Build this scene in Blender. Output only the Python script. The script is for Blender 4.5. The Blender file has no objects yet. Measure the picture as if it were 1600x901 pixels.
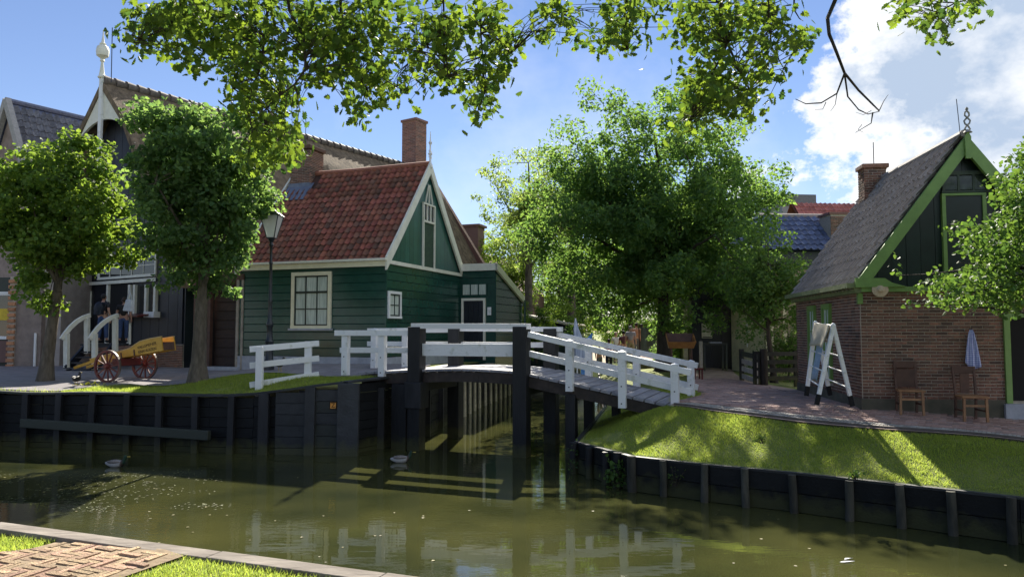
import bpy, bmesh, math, random
import numpy as np
from mathutils import Vector, Matrix
from mathutils.geometry import delaunay_2d_cdt
random.seed(11)
RNG = np.random.default_rng(5)
sc = bpy.context.scene
COL = sc.collection
R = math.radians
# ------------------------------------------------------------------ camera
FPX = 1140.0
PITCH = math.atan(67.5 / FPX)
EYE = Vector((0, 0, 2.9))
cd = bpy.data.cameras.new('camera')
cam = bpy.data.objects.new('camera', cd)
COL.objects.link(cam)
cd.sensor_width = 36.0
cd.lens = 36.0 * FPX / 1600.0
cd.clip_start = 0.05
cd.clip_end = 3000
cam.location = EYE
cam.rotation_euler = (R(90) + PITCH, 0, 0)
sc.camera = cam
# ------------------------------------------------------------------ light
SUN_AZ, SUN_EL = 4.0, 36.0            # degrees, clockwise from +Y (straight ahead)
world = bpy.data.worlds.new('World')
sc.world = world
world.use_nodes = True
def build_world():
    nt = world.node_tree
    N, L = nt.nodes, nt.links
    for n in list(N): N.remove(n)
    out = N.new('ShaderNodeOutputWorld')
    bg = N.new('ShaderNodeBackground'); bg.inputs['Strength'].default_value = 0.058
    sky = N.new('ShaderNodeTexSky'); sky.sky_type = 'NISHITA'; sky.sun_disc = False
    sky.sun_elevation = R(SUN_EL); sky.sun_rotation = R(SUN_AZ)
    sky.altitude = 0; sky.air_density = 1.0; sky.dust_density = 0.0; sky.ozone_density = 3.0
    tc = N.new('ShaderNodeTexCoord')
    sep = N.new('ShaderNodeSeparateXYZ'); L.new(tc.outputs['Generated'], sep.inputs[0])
    def math_(op, a, b=None, c=None):
        m = N.new('ShaderNodeMath'); m.operation = op
        for i, v in enumerate((a, b, c)):
            if v is None: continue
            if isinstance(v, (int, float)): m.inputs[i].default_value = v
            else: L.new(v, m.inputs[i])
        return m.outputs[0]
    def noise(scale, detail, rough, w=0.0, dist=0.0):
        mp = N.new('ShaderNodeMapping'); mp.inputs['Location'].default_value = (w, w * .7, -w)
        mp.inputs['Scale'].default_value = (1, 1, 1.35)
        L.new(tc.outputs['Generated'], mp.inputs[0])
        n = N.new('ShaderNodeTexNoise'); L.new(mp.outputs[0], n.inputs['Vector'])
        n.inputs['Scale'].default_value = scale; n.inputs['Detail'].default_value = detail
        n.inputs['Roughness'].default_value = rough; n.inputs['Distortion'].default_value = dist
        return n.outputs['Fac']
    # a bank of cloud standing in the east: it rises towards the right and sinks to the left
    az = math_('ARCTAN2', sep.outputs[0], sep.outputs[1])
    bank = math_('SINE', math_('SUBTRACT', az, R(16)))                 # + to the right, - to the left
    b1 = math_('MULTIPLY', bank, 1.25)
    b2 = math_('MULTIPLY', sep.outputs[2], -1.0)
    b3 = math_('ADD', math_('ADD', b1, b2), 0.12)
    n1 = noise(4.2, 9, .62, 3.1)
    d = math_('ADD', b3, math_('MULTIPLY', math_('SUBTRACT', n1, .5), 1.05))
    mr = N.new('ShaderNodeMapRange'); L.new(d, mr.inputs[0])
    mr.inputs[1].default_value = 0.0; mr.inputs[2].default_value = 0.05
    # thin wisps low over the whole horizon
    n2 = noise(2.3, 8, .6, 9.0)
    w_ = math_('SUBTRACT', math_('ADD', n2, math_('MULTIPLY', sep.outputs[2], -.55)), 0.40)
    mw = N.new('ShaderNodeMapRange'); L.new(w_, mw.inputs[0])
    mw.inputs[1].default_value = 0.0; mw.inputs[2].default_value = 0.22; mw.inputs[4].default_value = 0.28
    fac = math_('MAXIMUM', mr.outputs[0], mw.outputs[0])
    # colour: white thin rim, grey-blue where thick
    thick = N.new('ShaderNodeMapRange'); L.new(d, thick.inputs[0])
    thick.inputs[1].default_value = 0.015; thick.inputs[2].default_value = 0.14
    n3 = noise(6.5, 6, .6, 5.0)
    tk = math_('MULTIPLY', thick.outputs[0], math_('MULTIPLY_ADD', n3, 4.0, -1.25))
    tk.node.use_clamp = True
    cr = N.new('ShaderNodeMix'); cr.data_type = 'RGBA'
    L.new(tk, cr.inputs[0])
    cr.inputs[6].default_value = (9.6, 9.5, 9.3, 1)
    cr.inputs[7].default_value = (3.9, 4.8, 6.2, 1)
    mx = N.new('ShaderNodeMix'); mx.data_type = 'RGBA'
    L.new(fac, mx.inputs[0]); tn = N.new('ShaderNodeMix'); tn.data_type = 'RGBA'; tn.blend_type = 'MULTIPLY'; tn.inputs[0].default_value = 1; L.new(sky.outputs[0], tn.inputs[6]); tn.inputs[7].default_value = (1.0, .925, 1.0, 1); L.new(tn.outputs[2], mx.inputs[6]); L.new(cr.outputs[2], mx.inputs[7])
    L.new(mx.outputs[2], bg.inputs['Color'])
    L.new(bg.outputs[0], out.inputs[0])
build_world()
sd = bpy.data.lights.new('sun', 'SUN'); sd.energy = 5.0; sd.angle = R(0.5); sd.color = (1.0, .93, .80)
sun = bpy.data.objects.new('sun', sd); COL.objects.link(sun)
sun.rotation_euler = (R(90 - SUN_EL), 0, R(180 - SUN_AZ))
sc.view_settings.view_transform = 'Standard'; sc.view_settings.look = 'None'
sc.view_settings.exposure = 1.2; sc.view_settings.gamma = 1.0
sc.view_settings.use_curve_mapping = False

# ------------------------------------------------------------------ helpers
def ray(px, py):
    dx, dy = (px - 800) / FPX, -(py - 450.5) / FPX
    return Vector((dx, math.cos(PITCH) - dy * math.sin(PITCH), math.sin(PITCH) + dy * math.cos(PITCH)))
def at(px, py, Y):
    d = ray(px, py); return EYE + d * (Y / d.y)
def atz(px, py, z):
    d = ray(px, py); return EYE + d * ((z - EYE.z) / d.z)
def S(a, b, x):
    t = max(0.0, min(1.0, (x - a) / (b - a))); return t * t * (3 - 2 * t)

MATS = {}
def mat(name, c1, c2=None, scale=8.0, rough=.7, bump=0.0, bscale=None, vary=0.0, metal=0.0, stretch=(1, 1, 1),
        c3=None, spec=.5, detail=6, trans=None, wave=None, hue=0.0, coat=0.0, pos=(.35, .68)):
    if name in MATS: return MATS[name]
    m = bpy.data.materials.new(name); m.use_nodes = True
    nt = m.node_tree; N, L = nt.nodes, nt.links
    b = N['Principled BSDF']
    b.inputs['Roughness'].default_value = rough; b.inputs['Metallic'].default_value = metal
    b.inputs['Specular IOR Level'].default_value = spec
    if coat: b.inputs['Coat Weight'].default_value = coat; b.inputs['Coat Roughness'].default_value = .12
    tc = N.new('ShaderNodeTexCoord'); mp = N.new('ShaderNodeMapping'); L.new(tc.outputs['Object'], mp.inputs[0])
    mp.inputs['Scale'].default_value = stretch
    oi = N.new('ShaderNodeObjectInfo'); ge = N.new('ShaderNodeNewGeometry')
    ad = N.new('ShaderNodeMath'); ad.operation = 'ADD'; L.new(oi.outputs['Random'], ad.inputs[0]); L.new(ge.outputs['Random Per Island'], ad.inputs[1])
    fr = N.new('ShaderNodeMath'); fr.operation = 'FRACT'; L.new(ad.outputs[0], fr.inputs[0])
    cb = N.new('ShaderNodeCombineXYZ'); ml = N.new('ShaderNodeMath'); ml.operation = 'MULTIPLY'; L.new(fr.outputs[0], ml.inputs[0]); ml.inputs[1].default_value = 37.0 if vary else 0.0
    L.new(ml.outputs[0], cb.inputs[0]); L.new(ml.outputs[0], cb.inputs[1]); L.new(cb.outputs[0], mp.inputs['Location'])
    n = N.new('ShaderNodeTexNoise'); L.new(mp.outputs[0], n.inputs['Vector']); n.inputs['Scale'].default_value = scale; n.inputs['Detail'].default_value = detail
    n.inputs['Roughness'].default_value = .62
    c2 = c2 or tuple(x * .72 for x in c1)
    rmp = N.new('ShaderNodeValToRGB'); L.new(n.outputs['Fac'], rmp.inputs[0])
    e = rmp.color_ramp.elements; e[0].position = pos[0]; e[0].color = (*c2, 1); e[1].position = pos[1]; e[1].color = (*c1, 1)
    col = rmp.outputs[0]
    if c3 is not None and vary:       # a share of the pieces lean to a third colour
        mx = N.new('ShaderNodeMix'); mx.data_type = 'RGBA'
        r3 = N.new('ShaderNodeMapRange'); L.new(fr.outputs[0], r3.inputs[0]); r3.inputs[1].default_value = .45; r3.inputs[2].default_value = 1.0
        L.new(r3.outputs[0], mx.inputs[0]); L.new(col, mx.inputs[6]); mx.inputs[7].default_value = (*c3, 1); col = mx.outputs[2]
    if vary:
        hs = N.new('ShaderNodeHueSaturation'); L.new(col, hs.inputs['Color'])
        m2 = N.new('ShaderNodeMath'); m2.operation = 'MULTIPLY'; L.new(fr.outputs[0], m2.inputs[0]); m2.inputs[1].default_value = 7.31
        f2 = N.new('ShaderNodeMath'); f2.operation = 'FRACT'; L.new(m2.outputs[0], f2.inputs[0])
        r = N.new('ShaderNodeMapRange'); L.new(f2.outputs[0], r.inputs[0]); r.inputs[3].default_value = 1 - vary; r.inputs[4].default_value = 1 + vary
        L.new(r.outputs[0], hs.inputs['Value'])
        if hue:
            r2 = N.new('ShaderNodeMapRange'); L.new(fr.outputs[0], r2.inputs[0]); r2.inputs[3].default_value = .5 - hue; r2.inputs[4].default_value = .5 + hue
            L.new(r2.outputs[0], hs.inputs['Hue'])
        col = hs.outputs[0]
    L.new(col, b.inputs['Base Color'])
    if bump:
        n2 = N.new('ShaderNodeTexNoise'); L.new(mp.outputs[0], n2.inputs['Vector']); n2.inputs['Scale'].default_value = bscale or scale * 3; n2.inputs['Detail'].default_value = 5
        bp = N.new('ShaderNodeBump'); L.new(n2.outputs['Fac'], bp.inputs['Height']); bp.inputs['Strength'].default_value = min(1, bump); bp.inputs['Distance'].default_value = .02 * max(1, bump)
        L.new(bp.outputs[0], b.inputs['Normal'])
    if trans is not None:
        tcol, amt = trans[:2]; lo_ = trans[2] if len(trans) > 2 else .5
        tr = N.new('ShaderNodeBsdfTranslucent')
        hs2 = N.new('ShaderNodeMix'); hs2.data_type = 'RGBA'; L.new(fr.outputs[0], hs2.inputs[0])
        hs2.inputs[6].default_value = (*tcol, 1); hs2.inputs[7].default_value = (tcol[0] * lo_, tcol[1] * (lo_ + .12), tcol[2] * .8, 1)
        L.new(hs2.outputs[2], tr.inputs[0])
        ms = N.new('ShaderNodeMixShader'); ms.inputs[0].default_value = amt
        L.new(b.outputs[0], ms.inputs[1]); L.new(tr.outputs[0], ms.inputs[2]); L.new(ms.outputs[0], N['Material Output'].inputs[0])
    MATS[name] = m
    return m

def tag(o, label=None, cat=None, group=None, kind=None):
    if label: o['label'] = label
    if cat: o['category'] = cat
    if group: o['group'] = group
    if kind: o['kind'] = kind
    return o
def thing(name, loc=(0, 0, 0), rz=0.0, label=None, cat=None, group=None, kind=None):
    o = bpy.data.objects.new(name, None); COL.objects.link(o); o.empty_display_size = .2
    o.location = loc; o.rotation_euler = (0, 0, rz)
    return tag(o, label, cat, group, kind)
def link(name, me, parent=None, M=None):
    o = bpy.data.objects.new(name, me); COL.objects.link(o)
    if parent is not None: o.parent = parent
    if M is not None: o.matrix_basis = M
    return o
def copy_tree(o, parent=None):
    c = o.copy(); COL.objects.link(c); c.parent = parent
    for ch in o.children: copy_tree(ch, c)
    return c
def npmesh(name, V, F, m=None, smooth=False):
    """V (n,3); F (k,3|4) array -> mesh, fast"""
    V = np.asarray(V, dtype=np.float32); F = np.asarray(F, dtype=np.int32)
    me = bpy.data.meshes.new(name); k, s = F.shape
    me.vertices.add(len(V)); me.vertices.foreach_set('co', V.ravel())
    me.loops.add(k * s); me.loops.foreach_set('vertex_index', F.ravel())
    me.polygons.add(k); me.polygons.foreach_set('loop_start', np.arange(0, k * s, s, dtype=np.int32))
    try: me.polygons.foreach_set('loop_total', np.full(k, s, dtype=np.int32))
    except Exception: pass
    me.polygons.foreach_set('use_smooth', np.full(k, smooth, dtype=bool))
    if m: me.materials.append(m)
    me.update(calc_edges=True); me.validate()
    return me

class MB:
    def __init__(s, T=None): s.v = []; s.f = []; s.T = T
    def add(s, vs, fs, M=None):
        n = len(s.v)
        for p in vs:
            p = Vector(p)
            if M is not None: p = M @ p
            if s.T is not None: p = s.T @ p
            s.v.append(p)
        s.f += [tuple(i + n for i in f) for f in fs]
        return s
    def box(s, x0, x1, y0, y1, z0, z1, M=None):
        vs = [(x0, y0, z0), (x1, y0, z0), (x1, y1, z0), (x0, y1, z0), (x0, y0, z1), (x1, y0, z1), (x1, y1, z1), (x0, y1, z1)]
        return s.add(vs, [(0, 3, 2, 1), (4, 5, 6, 7), (0, 1, 5, 4), (1, 2, 6, 5), (2, 3, 7, 6), (3, 0, 4, 7)], M)
    def beam(s, p, q, w, h, up=(0, 0, 1)):
        p, q = Vector(p), Vector(q); d = (q - p).normalized(); up = Vector(up)
        a = d.cross(up)
        if a.length < 1e-4: a = d.cross(Vector((0, 1, 0)))
        a.normalize(); b = a.cross(d).normalized()
        vs = []
        for e in (p, q):
            for sa, sb in ((-1, -1), (1, -1), (1, 1), (-1, 1)): vs.append(e + a * (sa * w / 2) + b * (sb * h / 2))
        return s.add(vs, [(3, 2, 1, 0), (4, 5, 6, 7), (0, 1, 5, 4), (1, 2, 6, 5), (2, 3, 7, 6), (3, 0, 4, 7)])
    def tube(s, pts, rad, n=8, cap=True, closed=False):
        pts = [Vector(p) for p in pts]; k = len(pts)
        if isinstance(rad, (int, float)): rad = [rad] * k
        vs, fs = [], []; prev = None
        for i, p in enumerate(pts):
            d = (pts[(i + 1) % k] - pts[i - 1]) if closed else (pts[min(i + 1, k - 1)] - pts[max(i - 1, 0)])
            d.normalize()
            if prev is None:
                a = d.orthogonal().normalized()
            else:
                a = prev - d * prev.dot(d)
                a = a.normalized() if a.length > 1e-5 else d.orthogonal().normalized()
            prev = a; b = d.cross(a)
            for j in range(n):
                t = 2 * math.pi * j / n
                vs.append(p + (a * math.cos(t) + b * math.sin(t)) * rad[i])
        for i in range(k if closed else k - 1):
            for j in range(n):
                i2 = (i + 1) % k
                fs.append((i * n + j, i * n + (j + 1) % n, i2 * n + (j + 1) % n, i2 * n + j))
        if cap and not closed: fs += [tuple(range(n - 1, -1, -1)), tuple((k - 1) * n + j for j in range(n))]
        return s.add(vs, fs)
    def lathe(s, prof, n=12, c=(0, 0, 0), M=None):
        vs, fs = [], []; c = Vector(c)
        for r, z in prof:
            for j in range(n):
                t = 2 * math.pi * j / n; vs.append(c + Vector((r * math.cos(t), r * math.sin(t), z)))
        k = len(prof)
        for i in range(k - 1):
            for j in range(n): fs.append((i * n + j, i * n + (j + 1) % n, (i + 1) * n + (j + 1) % n, (i + 1) * n + j))
        fs += [tuple(range(n - 1, -1, -1)), tuple((k - 1) * n + j for j in range(n))]
        return s.add(vs, fs, M)
    def prism(s, poly, d0, d1, axis='y', M=None):
        """poly of (a,b) extruded along axis: y -> (a,d,b); x -> (d,a,b); z -> (a,b,d)"""
        f = {'y': lambda a, b, d: (a, d, b), 'x': lambda a, b, d: (d, a, b), 'z': lambda a, b, d: (a, b, d)}[axis]
        n = len(poly)
        vs = [f(a, b, d0) for a, b in poly] + [f(a, b, d1) for a, b in poly]
        fs = [tuple(range(n)), tuple(range(2 * n - 1, n - 1, -1))]
        fs += [(i, i + n, (i + 1) % n + n, (i + 1) % n) for i in range(n)]
        return s.add(vs, fs, M)
    def ell(s, c, r, n=10, m=6, M=None):
        prof = [(max(.001, math.cos(R(-90 + 180 * i / m))), math.sin(R(-90 + 180 * i / m))) for i in range(m + 1)]
        T = Matrix.Translation(c) @ Matrix.Diagonal((r[0], r[1], r[2], 1))
        return s.lathe(prof, n, M=(M @ T if M is not None else T))
    def mesh(s, name, m=None, smooth=False):
        me = bpy.data.meshes.new(name); me.from_pydata([tuple(v) for v in s.v], [], s.f)
        bm = bmesh.new(); bm.from_mesh(me); bmesh.ops.recalc_face_normals(bm, faces=bm.faces); bm.to_mesh(me); bm.free()
        if smooth:
            me.polygons.foreach_set('use_smooth', [True] * len(me.polygons))
            try: me.set_sharp_from_angle(angle=R(42))
            except Exception: pass
        if m: me.materials.append(m)
        me.update(); return me
    def build(s, name, m, parent=None, smooth=False, M=None, bevel=0.0):
        o = link(name, s.mesh(name, m, smooth), parent, M)
        if bevel:
            b = o.modifiers.new('bevel', 'BEVEL'); b.width = bevel; b.segments = 2; b.limit_method = 'ANGLE'
        return o

def unit(name, vs, fs, m, smooth=False):
    return MB().add(vs, fs).mesh(name, m, smooth)
def pieces(parent, name, stuff, base, mats4, m, n_obj=300, smooth=False):
    """base mesh placed at every matrix: the first n_obj as objects of their own, the rest joined as one stuff part"""
    for M in mats4[:n_obj]: link(name, base, parent, M)
    rest = mats4[n_obj:]
    if rest:
        nv = len(base.vertices); co = np.empty(nv * 3, dtype=np.float32); base.vertices.foreach_get('co', co); co = co.reshape(-1, 3)
        A = np.array([[list(r) for r in M] for M in rest], dtype=np.float32)
        V = np.einsum('kij,nj->kni', A[:, :3, :3], co) + A[:, None, :3, 3]
        base.calc_loop_triangles(); nt_ = len(base.loop_triangles); tr = np.empty(nt_ * 3, dtype=np.int32); base.loop_triangles.foreach_get('vertices', tr)
        F = (tr.reshape(1, -1, 3) + (np.arange(len(rest)) * nv).reshape(-1, 1, 1)).reshape(-1, 3)
        o = link(stuff, npmesh(stuff, V.reshape(-1, 3), F, m, smooth), parent); o['kind'] = 'stuff'
        return o
def boxmesh(name, sx, sy, sz, m, cen=(0, 0, 0), bev=0.0):
    """box with chamfered front (-y) edges when bev"""
    x, y, z = sx / 2, sy / 2, sz / 2; cx, cy, cz = cen
    if not bev: return MB().box(cx - x, cx + x, cy - y, cy + y, cz - z, cz + z).mesh(name, m)
    b = bev
    vs = [(-x, -y + b, -z), (x, -y + b, -z), (x, -y + b, z), (-x, -y + b, z), (-x + b, -y, -z + b), (x - b, -y, -z + b), (x - b, -y, z - b), (-x + b, -y, z - b),
          (-x, y, -z), (x, y, -z), (x, y, z), (-x, y, z)]
    fs = [(4, 5, 6, 7), (0, 1, 5, 4), (1, 2, 6, 5), (2, 3, 7, 6), (3, 0, 4, 7), (0, 8, 9, 1), (1, 9, 10, 2), (2, 10, 11, 3), (3, 11, 8, 0)]
    vs = [(a + cx, b_ + cy, c + cz) for a, b_, c in vs]
    return MB().add(vs, fs).mesh(name, m)
def TR(x, y, z, rz=0.0, sx=1, sy=1, sz=1, rx=0.0, ry=0.0):
    return Matrix.Translation((x, y, z)) @ Matrix.Rotation(rz, 4, 'Z') @ Matrix.Rotation(ry, 4, 'Y') @ Matrix.Rotation(rx, 4, 'X') @ Matrix.Diagonal((sx, sy, sz, 1))
def frame(o, ux, uy, uz):
    """matrix with columns ux, uy, uz at o"""
    M = Matrix.Identity(4)
    for i, c in enumerate((Vector(ux).normalized(), Vector(uy).normalized(), Vector(uz).normalized(), Vector(o))):
        for r in range(3): M[r][i] = c[r]
    return M
def skin(name, chains, m, parent=None, sub=2, M=None):
    """chains: list of [(x,y,z,r)...] joined where coordinates coincide; one continuous surface"""
    idx = {}; vs = []; es = []; rs = []
    for ch in chains:
        last = None
        for x, y, z, r in ch:
            k = (round(x, 4), round(y, 4), round(z, 4))
            if k not in idx: idx[k] = len(vs); vs.append((x, y, z)); rs.append(r)
            i = idx[k]
            if last is not None and last != i: es.append((last, i))
            last = i
    me = bpy.data.meshes.new(name); me.from_pydata(vs, es, []); me.update()
    o = link(name, me, parent, M)
    o.modifiers.new('skin', 'SKIN'); ss = o.modifiers.new('sub', 'SUBSURF'); ss.levels = sub; ss.render_levels = sub
    for i, sv in enumerate(me.skin_vertices[0].data):
        sv.radius = (rs[i], rs[i]) if isinstance(rs[i], (int, float)) else rs[i]
        sv.use_root = (i == 0)
    dg = bpy.context.evaluated_depsgraph_get(); dg.update()
    ev = bpy.data.meshes.new_from_object(o.evaluated_get(dg))
    o.modifiers.clear(); o.data = ev; ev.materials.clear(); ev.materials.append(m)
    ev.polygons.foreach_set('use_smooth', [True] * len(ev.polygons))
    return o
def text_mesh(name, body, size, m, parent, M, depth=.002, align='CENTER'):
    cu = bpy.data.curves.new(name, 'FONT'); cu.body = body; cu.size = size; cu.extrude = depth; cu.align_x = align; cu.align_y = 'CENTER'
    o = bpy.data.objects.new(name, cu); COL.objects.link(o)
    dg = bpy.context.evaluated_depsgraph_get(); dg.update()
    me = bpy.data.meshes.new_from_object(o.evaluated_get(dg)); bpy.data.objects.remove(o)
    me.materials.clear(); me.materials.append(m)
    return link(name, me, parent, M)

# ------------------------------------------------------------------ materials
white = mat('white_paint', (.78, .79, .80), (.47, .49, .42), scale=4, rough=.5, bump=.6, bscale=26, stretch=(1, 1, .8), vary=.05, pos=(.27, .42))
cream = mat('cream_paint', (.80, .76, .58), (.70, .66, .48), scale=4, rough=.5, bump=.1)
creamwhite = mat('cream_white_paint', (.80, .79, .70), (.68, .67, .58), scale=4, rough=.5)
tar = mat('tarred_wood', (.0095, .0105, .012), (.005, .006, .007), scale=6, rough=.6, spec=.3, bump=.5, bscale=25, vary=.35)
tarpost = mat('tarred_post', (.021, .022, .026), (.009, .010, .012), scale=5, rough=.55, spec=.35, bump=.5, bscale=22, vary=.3, stretch=(1, 1, .25))
greytar = mat('weathered_tarred_wood', (.035, .038, .042), (.018, .020, .022), scale=3, rough=.6, bump=.5, bscale=20, vary=.25, c3=(.03, .036, .026))
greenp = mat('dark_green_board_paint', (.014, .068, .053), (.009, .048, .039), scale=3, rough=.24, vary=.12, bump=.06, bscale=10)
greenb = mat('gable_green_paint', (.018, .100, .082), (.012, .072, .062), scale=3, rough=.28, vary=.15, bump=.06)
lime = mat('leaf_green_trim_paint', (.19, .33, .085), (.14, .25, .065), scale=3, rough=.5, bump=.2, bscale=20)
darkboard = mat('blackish_green_boards', (.008, .022, .020), (.005, .013, .012), scale=4, rough=.4, vary=.25)
navy = mat('navy_black_boards', (.010, .014, .026), (.006, .009, .016), scale=4, rough=.45, vary=.3)
glass = mat('window_glass', (.02, .025, .028), rough=.06, spec=.8)
curtain = mat('net_curtain', (.62, .68, .62), (.38, .44, .40), scale=30, rough=.8, stretch=(1, 1, .06), detail=2)
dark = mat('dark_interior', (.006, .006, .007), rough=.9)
brick = mat('red_brown_brick', (.255, .130, .082), (.135, .070, .050), scale=14, rough=.85, bump=.6, vary=.34, c3=(.10, .055, .048), hue=.012)
brickp = mat('pale_red_brick', (.34, .17, .13), (.22, .10, .08), scale=12, rough=.85, bump=.5, vary=.25, c3=(.20, .12, .11))
mortar = mat('lime_mortar', (.50, .44, .37), (.36, .31, .26), scale=12, rough=.95, bump=.4)
redtile = mat('red_pantile', (.33, .125, .075), (.20, .080, .053), scale=9, rough=.72, spec=.3, bump=.3, vary=.30, c3=(.15, .075, .062), hue=.015)
greytile = mat('grey_pantile', (.35, .325, .31), (.25, .23, .22), scale=5, rough=.7, spec=.3, bump=.3, vary=.15, c3=(.26, .24, .235))
slate2 = mat('grey_blue_pantile', (.17, .20, .32), (.09, .11, .19), scale=9, rough=.4, bump=.3, vary=.25)
thatch = mat('old_thatch', (.235, .175, .115), (.09, .066, .043), scale=5, rough=.95, bump=2.0, bscale=22, stretch=(1, 1, .35), detail=10)
deckw = mat('weathered_deck_plank', (.32, .32, .35), (.20, .20, .23), scale=6, rough=.7, bump=.4, vary=.2, stretch=(1, .2, 1))
wood = mat('brown_wood', (.38, .20, .09), (.25, .12, .055), scale=7, rough=.45, bump=.25, vary=.15)
woodd = mat('dark_brown_wood', (.12, .058, .038), (.07, .034, .024), scale=7, rough=.6, bump=.25, vary=.15)
paleboard = mat('pale_weathered_board', (.46, .41, .34), (.30, .26, .22), scale=6, rough=.8, bump=.4, vary=.15)
stone = mat('grey_plinth_stone', (.42, .44, .50), (.30, .32, .37), scale=5, rough=.8, bump=.3)
render_ = mat('pinkish_render', (.30, .24, .21), (.20, .16, .14), scale=2.5, rough=.9, bump=.5, bscale=10)
lead = mat('lead_flashing', (.16, .19, .26), (.10, .12, .17), scale=6, rough=.4)
iron = mat('blue_black_iron', (.018, .024, .034), (.010, .013, .018), scale=6, rough=.35)
yellow = mat('ochre_yellow_paint', (.62, .36, .045), (.50, .27, .03), scale=5, rough=.4, bump=.15)
oxred = mat('oxblood_paint', (.16, .022, .018), (.09, .014, .012), scale=5, rough=.4)
bark = mat('grey_brown_bark', (.15, .125, .095), (.06, .05, .036), scale=9, rough=.95, bump=1.6, bscale=18, stretch=(1, 1, .3), c3=(.08, .085, .04))
barkd = mat('dark_bark', (.055, .042, .034), (.025, .02, .016), scale=9, rough=.95, bump=1.2, stretch=(1, 1, .3))
skinm = mat('skin', (.52, .30, .22), (.46, .26, .19), scale=4, rough=.55)
leafa = mat('linden_leaf', (.100, .160, .040), (.065, .115, .030), scale=.6, rough=.6, vary=.35, trans=((.42, .58, .06), .46, .5), spec=.15, hue=.02)
leafb = mat('maple_leaf', (.085, .140, .062), (.055, .100, .048), scale=.5, rough=.6, vary=.35, trans=((.36, .54, .11), .52, .5), spec=.15, hue=.02)
leafo = mat('oak_leaf', (.085, .130, .026), (.050, .085, .018), scale=1.2, rough=.55, vary=.35, trans=((.44, .62, .05), .37, .20), spec=.15, hue=.025)
leafm = mat('dark_maple_leaf', (.070, .125, .050), (.042, .085, .038), scale=.5, rough=.6, vary=.35, spec=.15, trans=((.36, .56, .09), .50, .45), hue=.02)
leafy = mat('yellow_green_leaf', (.12, .16, .045), (.08, .12, .032), scale=.6, rough=.5, vary=.3, trans=((.55, .68, .12), .52), hue=.02)
leafp = mat('pear_leaf', (.085, .150, .040), (.055, .105, .030), scale=.9, rough=.55, vary=.35, trans=((.30, .48, .06), .34), spec=.18, hue=.02)
grassm = mat('grass_blade', (.27, .33, .06), (.20, .20, .055), scale=1.1, rough=.65, vary=.35, spec=.2, trans=((.66, .76, .11), .58), hue=.02)

def tide(m, hi=.34, lo=.12, col=(.060, .062, .022)):
    """green-brown tide mark on timber standing in the canal (the timbers' object z is height over the water)"""
    nt = m.node_tree; N, L = nt.nodes, nt.links; b = N['Principled BSDF']
    src = b.inputs['Base Color'].links[0].from_socket
    tc = N.new('ShaderNodeTexCoord'); sp_ = N.new('ShaderNodeSeparateXYZ'); L.new(tc.outputs['Object'], sp_.inputs[0])
    n = N.new('ShaderNodeTexNoise'); n.inputs['Scale'].default_value = 5; n.inputs['Detail'].default_value = 5; L.new(tc.outputs['Object'], n.inputs['Vector'])
    ma = N.new('ShaderNodeMath'); ma.operation = 'MULTIPLY_ADD'; L.new(n.outputs['Fac'], ma.inputs[0]); ma.inputs[1].default_value = .55; L.new(sp_.outputs[2], ma.inputs[2])
    mr = N.new('ShaderNodeMapRange'); L.new(ma.outputs[0], mr.inputs[0]); mr.inputs[1].default_value = hi + .27; mr.inputs[2].default_value = lo + .27; mr.inputs[4].default_value = .8
    mx = N.new('ShaderNodeMix'); mx.data_type = 'RGBA'; L.new(mr.outputs[0], mx.inputs[0]); L.new(src, mx.inputs[6]); mx.inputs[7].default_value = (*col, 1); L.new(mx.outputs[2], b.inputs['Base Color'])
for m_ in (tar, tarpost, greytar): tide(m_)
# ------------------------------------------------------------------ terrain
LEDGE = [(-70, 24), (-30, 20.6), (-19, 19.5), (-13, 18.9), (-6.2, 17.75), (-3.95, 17.55), (-3.2, 18.7), (-2.6, 19.7), (-2.0, 23.8), (-1.46, 27.8), (0.0, 35.0), (4.0, 52.0), (5.5, 60.0)]
REDGE = [(8.5, 59.0), (5.0, 42.0), (2.9, 22.4), (1.9, 17.6), (1.38, 15.35), (2.25, 13.60), (3.4, 12.75), (4.6, 12.04), (7.0, 10.30), (14.0, 5.50), (30.0, -6.0)]
NEDGE = [(-60, 17.5), (-12, 8.9), (-4.24, 6.05), (-2.1, 5.25), (-.84, 4.78), (3.2, 3.3), (8.0, 0.5), (20, -9)]
def seg_d(x, y, pl):
    best = 1e9
    for (ax, ay), (bx, by) in zip(pl[:-1], pl[1:]):
        dx, dy = bx - ax, by - ay; t = max(0, min(1, ((x - ax) * dx + (y - ay) * dy) / (dx * dx + dy * dy)))
        best = min(best, (x - ax - t * dx) ** 2 + (y - ay - t * dy) ** 2)
    return math.sqrt(best)
def hL(x, y):
    a = -7 - 3 * S(17.8, 20, y)
    z = 1.37 + .36 * S(a, a + 3.6, x) * (1 - .5 * S(21, 28, y)) + .16 * S(18, 24, y)
    return z + .03 * math.sin(x * 1.7 + y) * S(18, 19, y) * (1 - S(20, 21, y))
def hR(x, y):
    d = seg_d(x, y, REDGE)
    zz = 1.17 + .16 * S(13, 15.5, y) + .22 * S(24, 35, y) - .10 * S(7.5, 9.5, x)
    w = 1.95 + 1.2 * S(2.6, 1.2, x) if x < 2.6 else 1.95
    return .60 + (zz - .60) * (.45 * S(-.15, w, d) + .55 * max(0, min(1, (d + .05) / w))) + .02 * math.sin(x * 2.1) * math.cos(y * 1.3) * S(0, .6, d) * (1 - S(1.2, 1.8, d))
def h(x, y):
    if y > 56: return 1.5
    # which side of the canal
    cx = np.interp(y, [10, 15, 17.5, 20, 28, 35, 52, 60], [-1, -1, -1, 0, .9, 1.9, 5.4, 7])
    if x < cx: return hL(x, y)
    return hR(x, y)
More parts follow.
